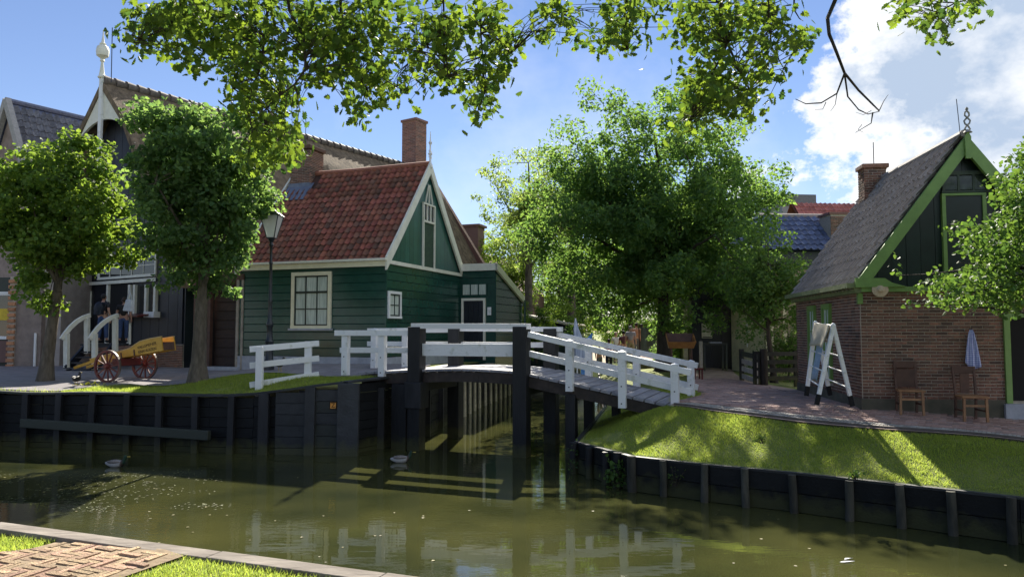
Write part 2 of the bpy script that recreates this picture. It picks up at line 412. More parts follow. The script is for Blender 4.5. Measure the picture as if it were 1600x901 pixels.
def region(name, poly, hf, step, box, m, parent=None, off=0.0, coarse=None, kind='structure'):
    """polygon in plan, filled with a grid of points and lifted onto the terrain"""
    pts, edges = [], []
    n = 0
    out = []
    for (ax, ay), (bx, by) in zip(poly, poly[1:] + poly[:1]):
        L_ = math.hypot(bx - ax, by - ay); k = 1
        near = box[0] - 5 < ax < box[1] + 5 and box[2] - 5 < ay < box[3] + 5
        if near and L_ < 90: k = max(1, int(L_ / step))
        for i in range(k): out.append((ax + (bx - ax) * i / k, ay + (by - ay) * i / k))
    n = len(out); pts = [Vector(p) for p in out]; edges = [(i, (i + 1) % n) for i in range(n)]
    def inside(x, y):
        c = False
        for (ax, ay), (bx, by) in zip(poly, poly[1:] + poly[:1]):
            if (ay > y) != (by > y) and x < (bx - ax) * (y - ay) / (by - ay) + ax: c = not c
        return c
    cl = poly + poly[:1]
    y = box[2]
    while y < box[3]:
        x = box[0]
        while x < box[1]:
            px, py = x + random.uniform(-.2, .2) * step, y + random.uniform(-.2, .2) * step
            if inside(px, py) and seg_d(px, py, cl) > step * .35: pts.append(Vector((px, py)))
            x += step
        y += step
    if coarse:
        for i in range(-12, 13):
            for j in range(0, 14):
                x, y = i * 22 + 3, 40 + j * 26
                if inside(x, y) and seg_d(x, y, cl) > 6: pts.append(Vector((x, y)))
    V, E, F, _, _, _ = delaunay_2d_cdt(pts, edges, [], 1, 1e-5)
    me = bpy.data.meshes.new(name)
    me.from_pydata([(v.x, v.y, hf(v.x, v.y) + off) for v in V], [], [tuple(f) for f in F])
    bm = bmesh.new(); bm.from_mesh(me)
    for f in bm.faces:
        if f.normal.z < 0: f.normal_flip()
    bm.to_mesh(me); bm.free()
    me.polygons.foreach_set('use_smooth', [True] * len(me.polygons)); me.materials.append(m); me.update()
    o = link(name, me, parent)
    if kind and parent is None: o['kind'] = kind
    return o
def resamp(pl, d):
    out = []
    for (ax, ay), (bx, by) in zip(pl[:-1], pl[1:]):
        L_ = math.hypot(bx - ax, by - ay); k = max(1, round(L_ / d))
        for i in range(k): out.append((ax + (bx - ax) * i / k, ay + (by - ay) * i / k))
    out.append(pl[-1]); return out
earth = mat('grass_ground', (.24, .26, .06), (.14, .175, .04), scale=1.3, rough=.95, bump=1.0, bscale=40)
farpoly = [(-900, 60), (-900, 1500), (1200, 1500), (1200, -500), (60, -30)]
land = region('ground', LEDGE + REDGE + [(60, -30), (1200, -500), (1200, 1500), (-900, 1500), (-900, 60)], h, .45, (-22, 16, 9, 30), earth, coarse=True)
def hN(x, y): return 1.30 + .02 * math.sin(x * 2) * math.cos(y * 2.3)
near = region('near_bank', NEDGE + [(30, -40), (-90, -40)], hN, .3, (-6, 2, 3.5, 7.5), earth)
# canal bed and water
wm = bpy.data.materials.new('canal_water'); wm.use_nodes = True
def water_nodes():
    nt = wm.node_tree; N, L = nt.nodes, nt.links; b = N['Principled BSDF']
    tc = N.new('ShaderNodeTexCoord')
    def nz(scale, det, st=(1, 1, 1)):
        mp = N.new('ShaderNodeMapping'); L.new(tc.outputs['Object'], mp.inputs[0]); mp.inputs['Scale'].default_value = st
        n = N.new('ShaderNodeTexNoise'); L.new(mp.outputs[0], n.inputs['Vector']); n.inputs['Scale'].default_value = scale; n.inputs['Detail'].default_value = det
        return n.outputs['Fac']
    r = N.new('ShaderNodeValToRGB'); L.new(nz(.35, 5), r.inputs[0])
    e = r.color_ramp.elements; e[0].position = .30; e[0].color = (.022, .028, .012, 1); e[1].position = .7; e[1].color = (.074, .075, .024, 1)
    L.new(r.outputs[0], b.inputs['Base Color'])
    b.inputs['Roughness'].default_value = .012; b.inputs['IOR'].default_value = 1.55; b.inputs['Specular IOR Level'].default_value = .5
    # calm water: long faint swell, small ripples only in patches
    bp = N.new('ShaderNodeBump'); bp.inputs['Strength'].default_value = .22; bp.inputs['Distance'].default_value = .012
    L.new(nz(1.5, 2, (.8, 1.9, 1)), bp.inputs['Height'])
    mk = N.new('ShaderNodeMapRange'); L.new(nz(.22, 3), mk.inputs[0]); mk.inputs[1].default_value = .45; mk.inputs[2].default_value = .62; mk.inputs[3].default_value = .06; mk.inputs[4].default_value = .45
    bp2 = N.new('ShaderNodeBump'); bp2.inputs['Distance'].default_value = .006; L.new(mk.outputs[0], bp2.inputs['Strength'])
    L.new(nz(7.5, 3, (.7, 1.7, 1)), bp2.inputs['Height']); L.new(bp.outputs[0], bp2.inputs['Normal'])
    L.new(bp2.outputs[0], b.inputs['Normal'])
water_nodes()
wv = []
MBw = MB(); MBw.add([(-70, -12, 0), (60, -12, 0), (60, 61, 0), (-70, 61, 0)], [(0, 1, 2, 3)])
o = link('canal_water', MBw.mesh('canal_water', wm)); o['kind'] = 'structure'

# ---- paved surfaces
pavegrey = mat('grey_street_paving', (.27, .25, .26), (.17, .155, .165), scale=3.5, rough=.85, bump=.6, bscale=30)
pavered = mat('path_sand_and_brick', (.46, .34, .28), (.31, .21, .17), scale=4, rough=.9, bump=.7, bscale=30)
street = region('street_paving', [(-60, 24.2), (-30, 20.8), (-19, 19.6), (-13.2, 18.98), (-11.6, 18.82), (-11.2, 19.3), (-10.4, 19.9), (-8.5, 20.0), (-6.3, 19.7), (-4.6, 18.95), (-3.9, 18.55), (-3.5, 18.6), (-2.9, 19.9), (-2.5, 22.6), (-3.4, 26.5), (-6, 30), (-30, 45), (-60, 45)],
                hL, .45, (-22, -2, 17, 34), pavegrey, off=.035)
PATH = [(3.35, 15.65), (4.0, 14.75), (5.0, 14.0), (6.2, 13.2), (7.6, 12.2), (9.4, 10.9), (12, 9.0), (20, 3.2), (24, 6.5), (14, 13.2), (11.6, 14.3), (7.2, 14.85), (7.6, 19.8), (7.4, 23), (8.2, 27), (9.5, 32), (8.6, 52), (7.6, 52), (7.2, 33), (6.4, 27), (5.2, 21), (4.7, 17.8), (3.95, 16.6)]
path = region('brick_path', PATH, hR, .4, (2, 16, 9, 40), pavered, off=.030)
NP = [(-3.42, 5.72), (-3.55, 5.5), (-4.9, 4.95), (-6.6, 4.0), (-6.6, 2.5), (-.4, 1.2), (-1.9, 3.9), (-2.55, 4.75), (-2.3, 5.22), (-2.5, 5.36)]
pave_n = mat('buff_paving_bed', (.36, .27, .17), (.22, .16, .10), scale=5, rough=.95, bump=.8)
npath = region('landing_path', NP, hN, .25, (-7, 0, 1, 7), pave_n, off=.018)
def inpoly(x, y, poly):
    c = False
    for (ax, ay), (bx, by) in zip(poly, poly[1:] + poly[:1]):
        if (ay > y) != (by > y) and x < (bx - ax) * (y - ay) / (by - ay) + ax: c = not c
    return c
# near landing: buff clinkers laid herringbone
clink = mat('buff_clinker', (.50, .37, .22), (.32, .22, .13), scale=22, rough=.9, bump=.9, vary=.35, c3=(.40, .24, .17))
cb = boxmesh('clinker', .168, .041, .05, clink)
ms = []
th = R(-20.6)
def herring(cx, cy, rot, rng, L_=.172, W_=.0455):
    out = []
    k = L_ / W_
    for i in range(-rng, rng):
        for j in range(-12, 12):
            x, y = i + 2 * k * j, i
            if abs(x * W_) > 3.4 or abs(y * W_) > 3.4: continue
            out.append(((x + k / 2) * W_, (y + .5) * W_, 0)); out.append(((x + k + .5) * W_, (y + 1 - k / 2) * W_, 90))
    res = []
    c, s = math.cos(rot), math.sin(rot)
    for x, y, a in out: res.append((cx + x * c - y * s, cy + x * s + y * c, rot + R(a)))
    return res
hb = [q for q in herring(-3.0, 4.6, R(-20.6), 80) if inpoly(q[0], q[1], NP) and seg_d(q[0], q[1], NP + NP[:1]) > .08 and q[1] > 3.6 and q[0] > -5.6 and q[0] < -1.6]
hb.sort(key=lambda q: -q[1])
for x, y, a in hb:
    z = hN(x, y) + random.uniform(-.008, .007)
    ms.append(TR(x, y, z, a + random.uniform(-.03, .03), rx=random.uniform(-.02, .02), ry=random.uniform(-.02, .02)))
pieces(npath, 'clinker', 'clinkers', cb, ms, clink)
# right path: clinker border along the lawn and a field of red bricks
redp = mat('path_brick', (.50, .33, .28), (.33, .205, .175), scale=14, rough=.85, bump=.5, vary=.25, c3=(.34, .26, .24))
greyk = mat('grey_border_clinker', (.44, .41, .37), (.27, .25, .23), scale=14, rough=.8, bump=.5, vary=.22)
pb = boxmesh('paving_brick', .205, .098, .06, redp)
gb = boxmesh('border_clinker', .052, .21, .06, greyk)
ms = []
bp_ = resamp([(3.45, 15.62), (4.05, 14.85), (5.05, 14.1), (6.25, 13.3), (7.65, 12.3), (9.45, 11.0), (11.5, 9.5)], .06)
for (ax, ay), (bx, by) in zip(bp_[:-1], bp_[1:]):
    a = math.atan2(by - ay, bx - ax); nx, ny = -math.sin(a), math.cos(a)
    for k in range(2):
        x, y = ax + nx * (.14 + k * .218), ay + ny * (.14 + k * .218)
        ms.append(TR(x, y, hR(x, y) + .022 + random.uniform(-.004, .004), a + random.uniform(-.04, .04)))
random.shuffle(ms); ms.sort(key=lambda M: abs(M[0][3] - 6.3) > 2.4)
pieces(path, 'border_clinker', 'border_clinkers', gb, ms, greyk)
ms = []
rot = R(-32)
c_, s_ = math.cos(rot), math.sin(rot)
for i in range(-60, 60):
    for j in range(-75, 110):
        u, v = i * .214 + (j % 2) * .107, j * .107
        x, y = 6.5 + u * c_ - v * s_, 14.6 + u * s_ + v * c_
        if not (9.4 < y < 24 and inpoly(x, y, PATH)) or seg_d(x, y, bp_[::6]) < .60 or x > 11.2: continue
        ms.append(TR(x, y, hR(x, y) + .018 + random.uniform(-.004, .005), rot + random.uniform(-.02, .02), rx=random.uniform(-.015, .015)))
ms.sort(key=lambda M: M[1][3])
ms = [m_ for m_ in ms if not (m_[0][3] > 7.05 and m_[1][3] > 14.95)]
pieces(path, 'paving_brick', 'paving_bricks', pb, ms, redp)
# kerb strip along the lawn
kb = MB()
for (ax, ay), (bx, by) in zip(bp_[:-1:5], bp_[5::5]):
    a = math.atan2(by - ay, bx - ax); kb.beam((ax, ay, hR(ax, ay) + .015), (bx, by, hR(bx, by) + .015), .05, .10)
kb.build('kerb_edge', mat('dark_kerb', (.12, .10, .09)), path)

# ------------------------------------------------------------------ quay walls
def planked(parent, P, z0, ztop, pitch, m, thick=.05, ph=.23, nrm=1, name='plank', rag=.01):
    """horizontal planks along polyline P (plan), each bay of length pitch, from z0 to ztop(x,y)"""
    for (ax, ay), (bx, by) in zip(P[:-1], P[1:]):
        L_ = math.hypot(bx - ax, by - ay); nb = max(1, round(L_ / pitch))
        dx, dy = (bx - ax) / L_, (by - ay) / L_
        for b in range(nb):
            u0, u1 = L_ * b / nb, L_ * (b + 1) / nb
            x0, y0, x1, y1 = ax + dx * u0, ay + dy * u0, ax + dx * u1, ay + dy * u1
            zt = min(ztop(x0, y0), ztop(x1, y1)); n = max(1, round((zt - z0) / ph)); hh = (zt - z0) / n
            for k in range(n):
                off = random.uniform(-rag, rag)
                q = MB(); ox, oy = -dy * nrm * off, dx * nrm * off
                za, zb = z0 + k * hh + .006, z0 + (k + 1) * hh - .006
                q.beam((x0 + ox + dx * .004, y0 + oy + dy * .004, (za + zb) / 2), (x1 + ox - dx * .004, y1 + oy - dy * .004, (za + zb) / 2), thick, zb - za)
                q.build(name, m, parent)
qw = thing('quay_wall', (0, 0, 0), 0, 'tall black tarred timber quay wall below the street and the green house', 'retaining wall')
seg1 = [(-22, 19.75), (-19, 19.42), (-13, 18.82), (-6.2, 17.67), (-3.98, 17.45)]
planked(qw, seg1, -.35, lambda x, y: hL(x, y) - .06, 1.15, tar)
planked(qw, [(-3.88, 17.5), (-3.14, 18.68), (-2.54, 19.7), (-1.94, 23.8)], -.35, lambda x, y: hL(x, y) - .06, 1.2, tar)
planked(qw, [(-1.94, 23.8), (-1.40, 27.8), (.06, 35), (4.1, 52), (5.55, 60)], -.35, lambda x, y: 1.45, 3.5, tar, ph=.45)
# upright piles placed where they stand in front of the planks
for px in (-60, -8, 42, 95, 148, 202, 252, 308, 365, 415, 487, 546):
    a = at(px, 650, 18.2)
    Yw = np.interp(a.x, [-22, -19, -13, -6.2, -3.98], [19.7, 19.4, 18.8, 17.65, 17.43]); X = (px - 800) / FPX * Yw * .99
    Yw = float(np.interp(X, [-22, -19, -13, -6.2, -3.98], [19.7, 19.4, 18.8, 17.65, 17.43])) - .12
    w = .24 if px > 400 else .15
    b = MB(); lean = random.uniform(-.04, .04)
    if px in (546,): w = .5
    b.beam((X + lean, Yw - .02, -.6), (X, Yw, hL(X, Yw + .5) - .03), w, .14, up=(0, 1, 0))
    b.build('pile', greytar if px in (487, 546) else tarpost, qw, bevel=.01)
for Y, X in ((18.4, -3.28), (19.1, -2.83), (20.5, -2.36), (22, -2.14), (23.6, -1.9)):
    MB().beam((X, Y, -.6), (X, Y, 1.5), .18, .18, up=(0, 1, 0)).build('pile', tarpost, qw)
# pale weathered panels near the corner (two bays of lighter boards)
for (pa, pb2) in ((430, 478), (494, 545)):
    for k in range(6):
        ztop = 1.42 + (.05 if pa == 430 else .12); z0 = -.1 + k * (ztop + .1) / 6; z1 = z0 + (ztop + .1) / 6 - .012
        def wp(px): 
            Yv = 17.5; X = (px - 800) / FPX * Yv * .99; Yv = float(np.interp(X, [-6.2, -3.98], [17.65, 17.43])); return X, Yv - .075
        (xa, ya), (xb, yb) = wp(pa), wp(pb2)
        MB().beam((xa, ya, (z0 + z1) / 2), (xb, yb, (z0 + z1) / 2), .05, z1 - z0).build('plank', greytar, qw)
# long fender beam
pA, pB = at(35, 660, 19.15), at(318, 682, 18.05)
MB().beam((pA.x + .42, 18.50, .62), (pB.x + .36, 17.52, .44), .14, .22).build('fender_beam', greytar, qw, bevel=.015)
# capping board
cp = MB()
cs = resamp([(-22, 19.73), (-19, 19.4), (-13, 18.8), (-6.2, 17.66), (-3.98, 17.44)], .8)
for (a, b_), (c, d) in zip(cs[:-1], cs[1:]):
    cp.beam((a, b_, hL(a, b_ + .2) - .005), (c, d, hL(c, d + .2) - .005), .30, .05)
cs = resamp([(-3.98, 17.44), (-3.14, 18.68), (-2.54, 19.7), (-1.94, 23.8)], .8)
for (a, b_), (c, d) in zip(cs[:-1], cs[1:]):
    cp.beam((a, b_, hL(a, b_) - .005), (c, d, hL(c, d) - .005), .26, .05)
cp.build('capping_board', greytar, qw)
cp = MB(); cp.beam((-1.42, 24.0, 1.66), (.02, 35, 1.62), .35, .08); cp.build('capping_board', paleboard, qw)
# light-coloured cream piles against the black planks of the back stretch
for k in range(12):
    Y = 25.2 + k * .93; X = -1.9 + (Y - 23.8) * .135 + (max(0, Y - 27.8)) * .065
    MB().tube([(X + .10, Y, -.6), (X + .08, Y, 1.56)], .055, 8).build('pale_pile', mat('pale_cream_pile', (.72, .66, .47), (.5, .45, .3), scale=9), qw, smooth=True)
# Z plate
zc = at(521, 633, 17.35)
zs = thing('mooring_letter_plate', (zc.x, 17.33, zc.z), R(-1), 'small orange square plate with a dark letter Z on the quay wall', 'sign')
MB().box(-.085, .085, -.012, .012, -.085, .085).build('plate', mat('orange_enamel', (.75, .34, .06), (.66, .28, .05)), zs, bevel=.004)
zb = MB()
for q in ((-.085, .085, .068, .085), (-.085, .085, -.085, -.068), (-.085, -.068, -.068, .068), (.068, .085, -.068, .068)): zb.box(q[0], q[1], -.016, -.0125, q[2], q[3])
zb.build('border', dark, zs)
text_mesh('letter', 'Z', .15, dark, zs, TR(0, -.0135, 0) @ Matrix.Rotation(R(90), 4, 'X'))

rw = thing('lawn_retaining_wall', (0, 0, 0), 0, 'low dark timber edging with round posts below the sloping right lawn', 'retaining wall')
planked(rw, [(30, -6.1), (14, 5.40), (7.0, 10.21), (4.6, 11.96), (3.4, 12.67), (2.2, 13.51), (1.32, 15.3)], -.3, lambda x, y: .60, 2.6, tar, ph=.30, rag=.004)
planked(rw, [(1.30, 15.3), (1.84, 17.6), (2.85, 22.4), (4.95, 42), (8.45, 59)], -.3, lambda x, y: .60, 2.4, tar, ph=.30)
rp = [(905, 15.25), (930, 14.7), (955, 14.2), (972, 13.75), (990, 13.35), (1040, 12.95), (1102, 12.55), (1163, 12.2), (1237, 11.65), (1323, 11.15), (1401, 10.75), (1477, 10.4), (1566, 9.98), (1640, 9.6)]
for i, (px, Y) in enumerate(rp):
    X = (px - 800) / FPX * Y
    r = .065 if i > 4 else .085
    yy = Y
    # snap on to the wall line, 6 cm proud
    best = None
    for (ax, ay), (bx, by) in zip(REDGE[3:-1], REDGE[4:]):
        for t in np.linspace(0, 1, 60):
            qx, qy = ax + (bx - ax) * t, ay + (by - ay) * t; e = abs(qx / qy - X / Y) + .002 * abs(qy - Y)
            if best is None or e < best[0]: best = (e, qx, qy, bx - ax, by - ay)
    _, qx, qy, dx, dy = best; l = math.hypot(dx, dy); nx, ny = dy / l, -dx / l
    if nx * (-qx) + ny * (-qy) < 0 : nx, ny = -nx, -ny
    qx += nx * .15; qy += ny * .15
    MB().tube([(qx + random.uniform(-.03, .03), qy, -.6), (qx, qy, .3), (qx + random.uniform(-.015, .015), qy, .60 + random.uniform(.0, .05))], [r * 1.05, r, r * .95], 9).build('post', mat('grey_green_post', (.085, .080, .062), (.035, .036, .028), scale=9, bump=.8, vary=.4, rough=.9, stretch=(1, 1, .3)) if i > 3 else tarpost, rw, smooth=True)
cp = MB()
cs = resamp([(30, -6.1), (14, 5.40), (7.0, 10.22), (4.6, 11.97), (3.4, 12.68), (2.2, 13.52), (1.33, 15.3), (1.84, 17.6), (2.85, 22.4)], 1.2)
for (a, b_), (c, d) in zip(cs[:-1], cs[1:]): cp.beam((a, b_, .615), (c, d, .615), .09, .035)
cp.build('capping_board', greytar, rw)

# near landing edge boards
ne = thing('landing_edging', (0, 0, 0), 0, 'weathered grey-brown boards edging the near bank at the water', 'edging')
nes = resamp([(-60, 17.5), (-12, 8.9), (-4.24, 6.05), (-2.1, 5.25), (-.84, 4.78), (3.2, 3.3), (8.0, 0.5)], 2.6)
nb_ = mat('weathered_edging_board', (.27, .235, .20), (.15, .125, .105), scale=5, rough=.9, bump=.8, vary=.15, stretch=(.4, 1, 1))
for (a, b_), (c, d) in zip(nes[:-1], nes[1:]):
    q = MB(); L_ = math.hypot(c - a, d - b_); q.beam((a, b_, 1.315), (a + (c - a) * (1 - .01 / L_), b_ + (d - b_) * (1 - .01 / L_), 1.312), .16, .045); q.build('edge_board', nb_, ne, bevel=.006)
    q = MB(); q.beam((a, b_ + .02, .45), (c, d + .02, .45), .05, 1.66); q.build('face_board', tar, ne)

# ------------------------------------------------------------------ drawbridge
ax = Vector((.933, -.359, 0)).normalized(); pr = Vector((.359, .933, 0)).normalized()
BA = at(650, 700, 18.2); BA.z = 0
br = thing('footbridge', (BA.x, BA.y, 0), math.atan2(ax.y, ax.x), 'white railed timber footbridge on tall black posts over the canal', 'bridge')
# local: x along the bridge (left to right), y across (to the back), z up
W = 2.25
SP = 2.78        # span between the tall posts
def deckz(x):
    if x < 0: return 1.96 + .06 * x * .9
    if x <= SP: return 1.96 + .05 * math.sin(math.pi * x / SP)
    t = (x - SP); return 1.95 - .176 * t - .003 * t * t
XL, XR = -1.7, 6.9
MBp = MB
# tall posts
def bpost(x, y, z0, z1, w, m=tarpost, name='tall_post'):
    return MB().box(x - w / 2, x + w / 2, y - w / 2, y + w / 2, z0, z1).build(name, m, br, bevel=.015)
bpost(0, 0, -1, 3.02, .34); bpost(SP, 0, -1, 3.02, .34)
bpost(0, W, -1, 3.0, .34); bpost(SP, W, -1, 2.98, .34)
# lower sleeves and cross beams
for x in (0, SP):
    MB().box(x - .14, x + .14, .18, W - .18, 1.42, 1.70).build('cross_beam', tarpost, br, bevel=.01)
    MB().box(x - .23, x + .23, -.22, .22, 1.02, 1.66).build('sleeve', tarpost, br, bevel=.02) if x == 0 else None
MB().box(-.6, -.2, -.18, .18, -.6, 1.6).build('side_pile', tarpost, br)
# main beams
for y in (.10, W - .10):
    q = MB(); xs = np.linspace(-1.6, XR - .5, 28)
    for a, b_ in zip(xs[:-1], xs[1:]):
        q.beam((a, y, deckz(a) - .20), (b_ + .01, y, deckz(b_) - .20), .15, .24)
    q.build('main_beam', mat('dark_brown_beam', (.05, .035, .028), (.02, .015, .013), scale=5, bump=.5), br)
# deck planks
x = XL; 
while x < XR:
    w = .245; zc = deckz(x + w / 2); sl = math.atan2(deckz(x + w) - deckz(x), w)
    q = MB(); M_ = Matrix.Translation((x + w / 2, W / 2, zc - .03)) @ Matrix.Rotation(-sl, 4, 'Y')
    q.box(-w / 2 + .012, w / 2 - .012, -W / 2 + random.uniform(-.02, .02) - .02, W / 2 + .02, -.03, .03)
    o = q.build('deck_plank', deckw, br, M=M_, bevel=.005)
    x += w
# back piles
bpost(SP + 1.18, .10, -1, 1.48, .24, name='pile'); bpost(SP + 1.05, W - .1, -1, 1.5, .24, name='pile'); bpost(SP + 1.75, W - .1, -1, 1.35, .2, name='pile')
# white rails: near line y = -.02 ; far line y = W+.02
def rail(x0, z0, x1, z1, y, hh=.14, t=.07, name='rail'):
    return MB().beam((x0, y, z0), (x1, y, z1), t, hh).build(name, white, br, bevel=.006)
def wpost(x, y, z0, z1, w=.17, name='white_post'):
    for zb_ in (z0 + .10, z0 + .48): MB().lathe([(.016, 0), (.016, .010), (.008, .014)], 8, M=Matrix.Translation((x, y - .078, zb_)) @ Matrix.Rotation(R(90), 4, 'X')).build('bolt', iron, br)
    x += random.uniform(-.008, .008); q = MB(); q.box(x - w / 2, x + w / 2, y - .08, y + .08, z0, z1 - .03)
    q.add([(x - w / 2, y - .08, z1 - .03), (x + w / 2, y - .08, z1 - .03), (x + w / 2, y + .08, z1 - .03), (x - w / 2, y + .08, z1 - .03), (x, y, z1 + .01)], [(0, 1, 4), (1, 2, 4), (2, 3, 4), (3, 0, 4)])
    return q.build(name, white, br, bevel=.006)
def lx(px, y):    # local x of the vertical line seen at pixel px in the plane y
    o_ = BA + pr * y; k = (px - 800) / FPX
    # (o.x + t ax.x) = k*cosfac*(o.y + t ax.y)
    k *= 1.0
    return (k * o_.y - o_.x) / (ax.x - k * ax.y)
def zat(px, py, y):
    t = lx(px, y); p = BA + pr * y + ax * t; return at(px, py, p.y).z, t
# centre span
z_, t_ = zat(645, 509, -.05); z2_, t2_ = zat(862, 516, -.05)
rail(t_, z_, SP + .18, z_ - .02, 0, .13, .30, 'top_rail')
rail(.16, zat(665, 546, 0)[0], SP - .16, zat(800, 547, 0)[0], 0, .30, .06, 'broad_rail')
rail(-.1, 2.98, SP + .3, 2.96, W, .13, .2, 'top_rail'); rail(.17, 2.55, SP - .17, 2.55, W, .14)
# left approach near
for px, zt, zb_ in ((540, 517, 586), (597, 517, 588)):
    za, t = zat(px, zt, -.05); zb2, _ = zat(px, zb_, -.05); wpost(t, -.02, zb2, za)
z_, t_ = zat(524, 520, -.1); rail(t_, z_, -.17, zat(641, 520, -.1)[0], -.05, .14, .17)
z_, t_ = zat(527, 547, -.1); rail(t_, z_, -.17, zat(641, 547, -.1)[0], .06, .14)
# left approach far
za, t = zat(634, 518, W); wpost(t, W, zat(634, 573, W)[0], za)
rail(-2.9, 2.93, -.17, 2.95, W + .1, .14); rail(-2.9, 2.55, -.17, 2.55, W + .1, .14); wpost(-2.6, W, 1.6, 3.0)
# right ramp near
for px, zt, zb_ in ((890, 530, 611), (971, 547, 637), (1053, 567, 646)):
    za, t = zat(px, zt, -.03); zb2, _ = zat(px, zb_, -.03); wpost(t, -.03, zb2, za)
def line2(pa, pb_, y, **k):
    z0, t0 = zat(*pa, y); z1, t1 = zat(*pb_, y); rail(t0, z0, t1, z1, y, **k)
line2((826, 522), (1079, 582), -.03, t=.17, hh=.13); line2((826, 552), (1079, 612), .08)
for px, zt, zb_ in ((919, 528, 594), (994, 546, 614), (1078, 562, 632)):
    za, t = zat(px, zt, W + .02); zb2, _ = zat(px, zb_, W + .02); wpost(t, W + .02, zb2, za)
line2((855, 519), (1089, 571), W + .02, t=.17, hh=.13); line2((855, 550), (1089, 605), W + .12)
for px in (971, 971): pass
print('bridge end', lx(1053, 0), 'deck', deckz(lx(1053, 0)))

# low fence on the left bank
lf = thing('rail_fence', (0, 0, 0), 0, 'short white three-rail fence sloping up the grass left of the bridge', 'fence')
pf = at(405, 600, 18.25); pf2 = at(481, 588, 19.1)
pf.z = min(pf.z, hL(pf.x, pf.y) + .02); 
for p, top in ((pf, at(405, 541, 18.25).z), (pf2, at(481, 533, 19.1).z)):
    q = MB(); q.box(p.x - .085, p.x + .085, p.y - .07, p.y + .07, p.z - .25, top); q.build('post', white, lf, bevel=.015)
dv = (pf2 - pf); dv.z = 0
for (pya, pyb) in ((546, 536), (572, 559), (603, 584)):
    a = at(382, pya, 18.0); b_ = at(501, pyb, 19.32)
    q = MB(); q.beam((a.x, a.y + .35, a.z), (b_.x, b_.y - .16, b_.z), .05, .15); q.build('rail', white, lf, bevel=.006)
# ------------------------------------------------------------------ building helpers
def pantile_mesh(name, w, l, m, amp=.042, t=.014):
    """one tile: x across, y up the slope (0 = lower edge), z out of the roof; S-shaped profile"""
    n = 7; vs = []
    for y, lift in ((-.03, .042), (l + .02, .0)):
        for side in (0, 1):
            for i in range(n):
                u = i / (n - 1); zz = amp * (math.cos(u * 2 * math.pi * .92 + .5)) * (1 if u < .5 else .8)
                vs.append((u * (w + .02) - .01, y, zz + lift + (-t if side else 0)))
    fs = []
    for i in range(n - 1):
        fs.append((i, i + 1, 2 * n + i + 1, 2 * n + i))             # top
        fs.append((i, n + i, n + i + 1, i + 1))                     # lower edge
    fs += [(0, 2 * n, 3 * n, n), (n - 1, 2 * n - 1, 4 * n - 1, 3 * n - 1)]
    return MB().add(vs, fs).mesh(name, m, smooth=True)
def roof_tiles(parent, o, ux, uy, width, length, tw, tl, m, n_obj=300, skip=None, name='roof_tile', order=None, jit=.006, amp=.042):
    """o: lower-left corner, ux along eave, uy up slope (local vectors)"""
    ux, uy = Vector(ux).normalized(), Vector(uy).normalized(); uz = ux.cross(uy)
    nc, nr = round(width / tw), round(length / tl); tw2, tl2 = width / nc, length / nr
    base = pantile_mesh(name, tw2, tl2, m, amp); ms = []
    for r_ in range(nr):
        for c in range(nc):
            if skip and skip((c + .5) * tw2, (r_ + .5) * tl2): continue
            p = Vector(o) + ux * (c * tw2) + uy * (r_ * tl2) + uz * (.02 + random.uniform(-jit, jit))
            ms.append(frame(p, ux, uy, uz) @ TR(0, 0, 0, random.uniform(-.018, .018), rx=random.uniform(-.012, .012)))
    if order: ms.sort(key=order)
    pieces(parent, name, name + 's', base, ms, m, n_obj, smooth=True)
def brick_wall(parent, W_, x0, x1, z0, z1, m, holes=(), n_obj=300, bl=.204, bh=.050, jt=.014, prio=None, clip=None, stretch=True):
    """bricks on the plane given by wall matrix W_ (x along, z up, -y outward)"""
    base = boxmesh('brick', bl, .05, bh, m, bev=.0035)
    ms = []; r_ = 0; z = z0 + bh / 2
    while z < z1 - bh * .3:
        x = x0 + (bl / 2 if r_ % 2 else bl * .25)
        first = True
        xx = x0
        while xx < x1 - .02:
            L_ = bl if not (first and r_ % 2 == 0) else bl / 2
            first = False
            L_ = min(L_, x1 - xx)
            for ha, hb3, hc, hd in holes:
                if hc < z < hd:
                    if xx < ha < xx + L_: L_ = max(.02, ha - xx)
                    elif ha <= xx < hb3: xx = hb3
            if xx >= x1 - .02: break
            cx = xx + L_ / 2
            ok = True
            if ok and (clip is None or clip(cx, z)):
                ms.append(((cx, z), W_ @ TR(cx, random.uniform(-.003, .003) - .0, z, sx=L_ / bl, rx=random.uniform(-.02, .02))))
            xx += L_ + jt
        z += bh + jt; r_ += 1
    if prio: ms.sort(key=lambda q: prio(*q[0]))
    return pieces(parent, 'brick', 'bricks', base, [q[1] for q in ms], m, n_obj)
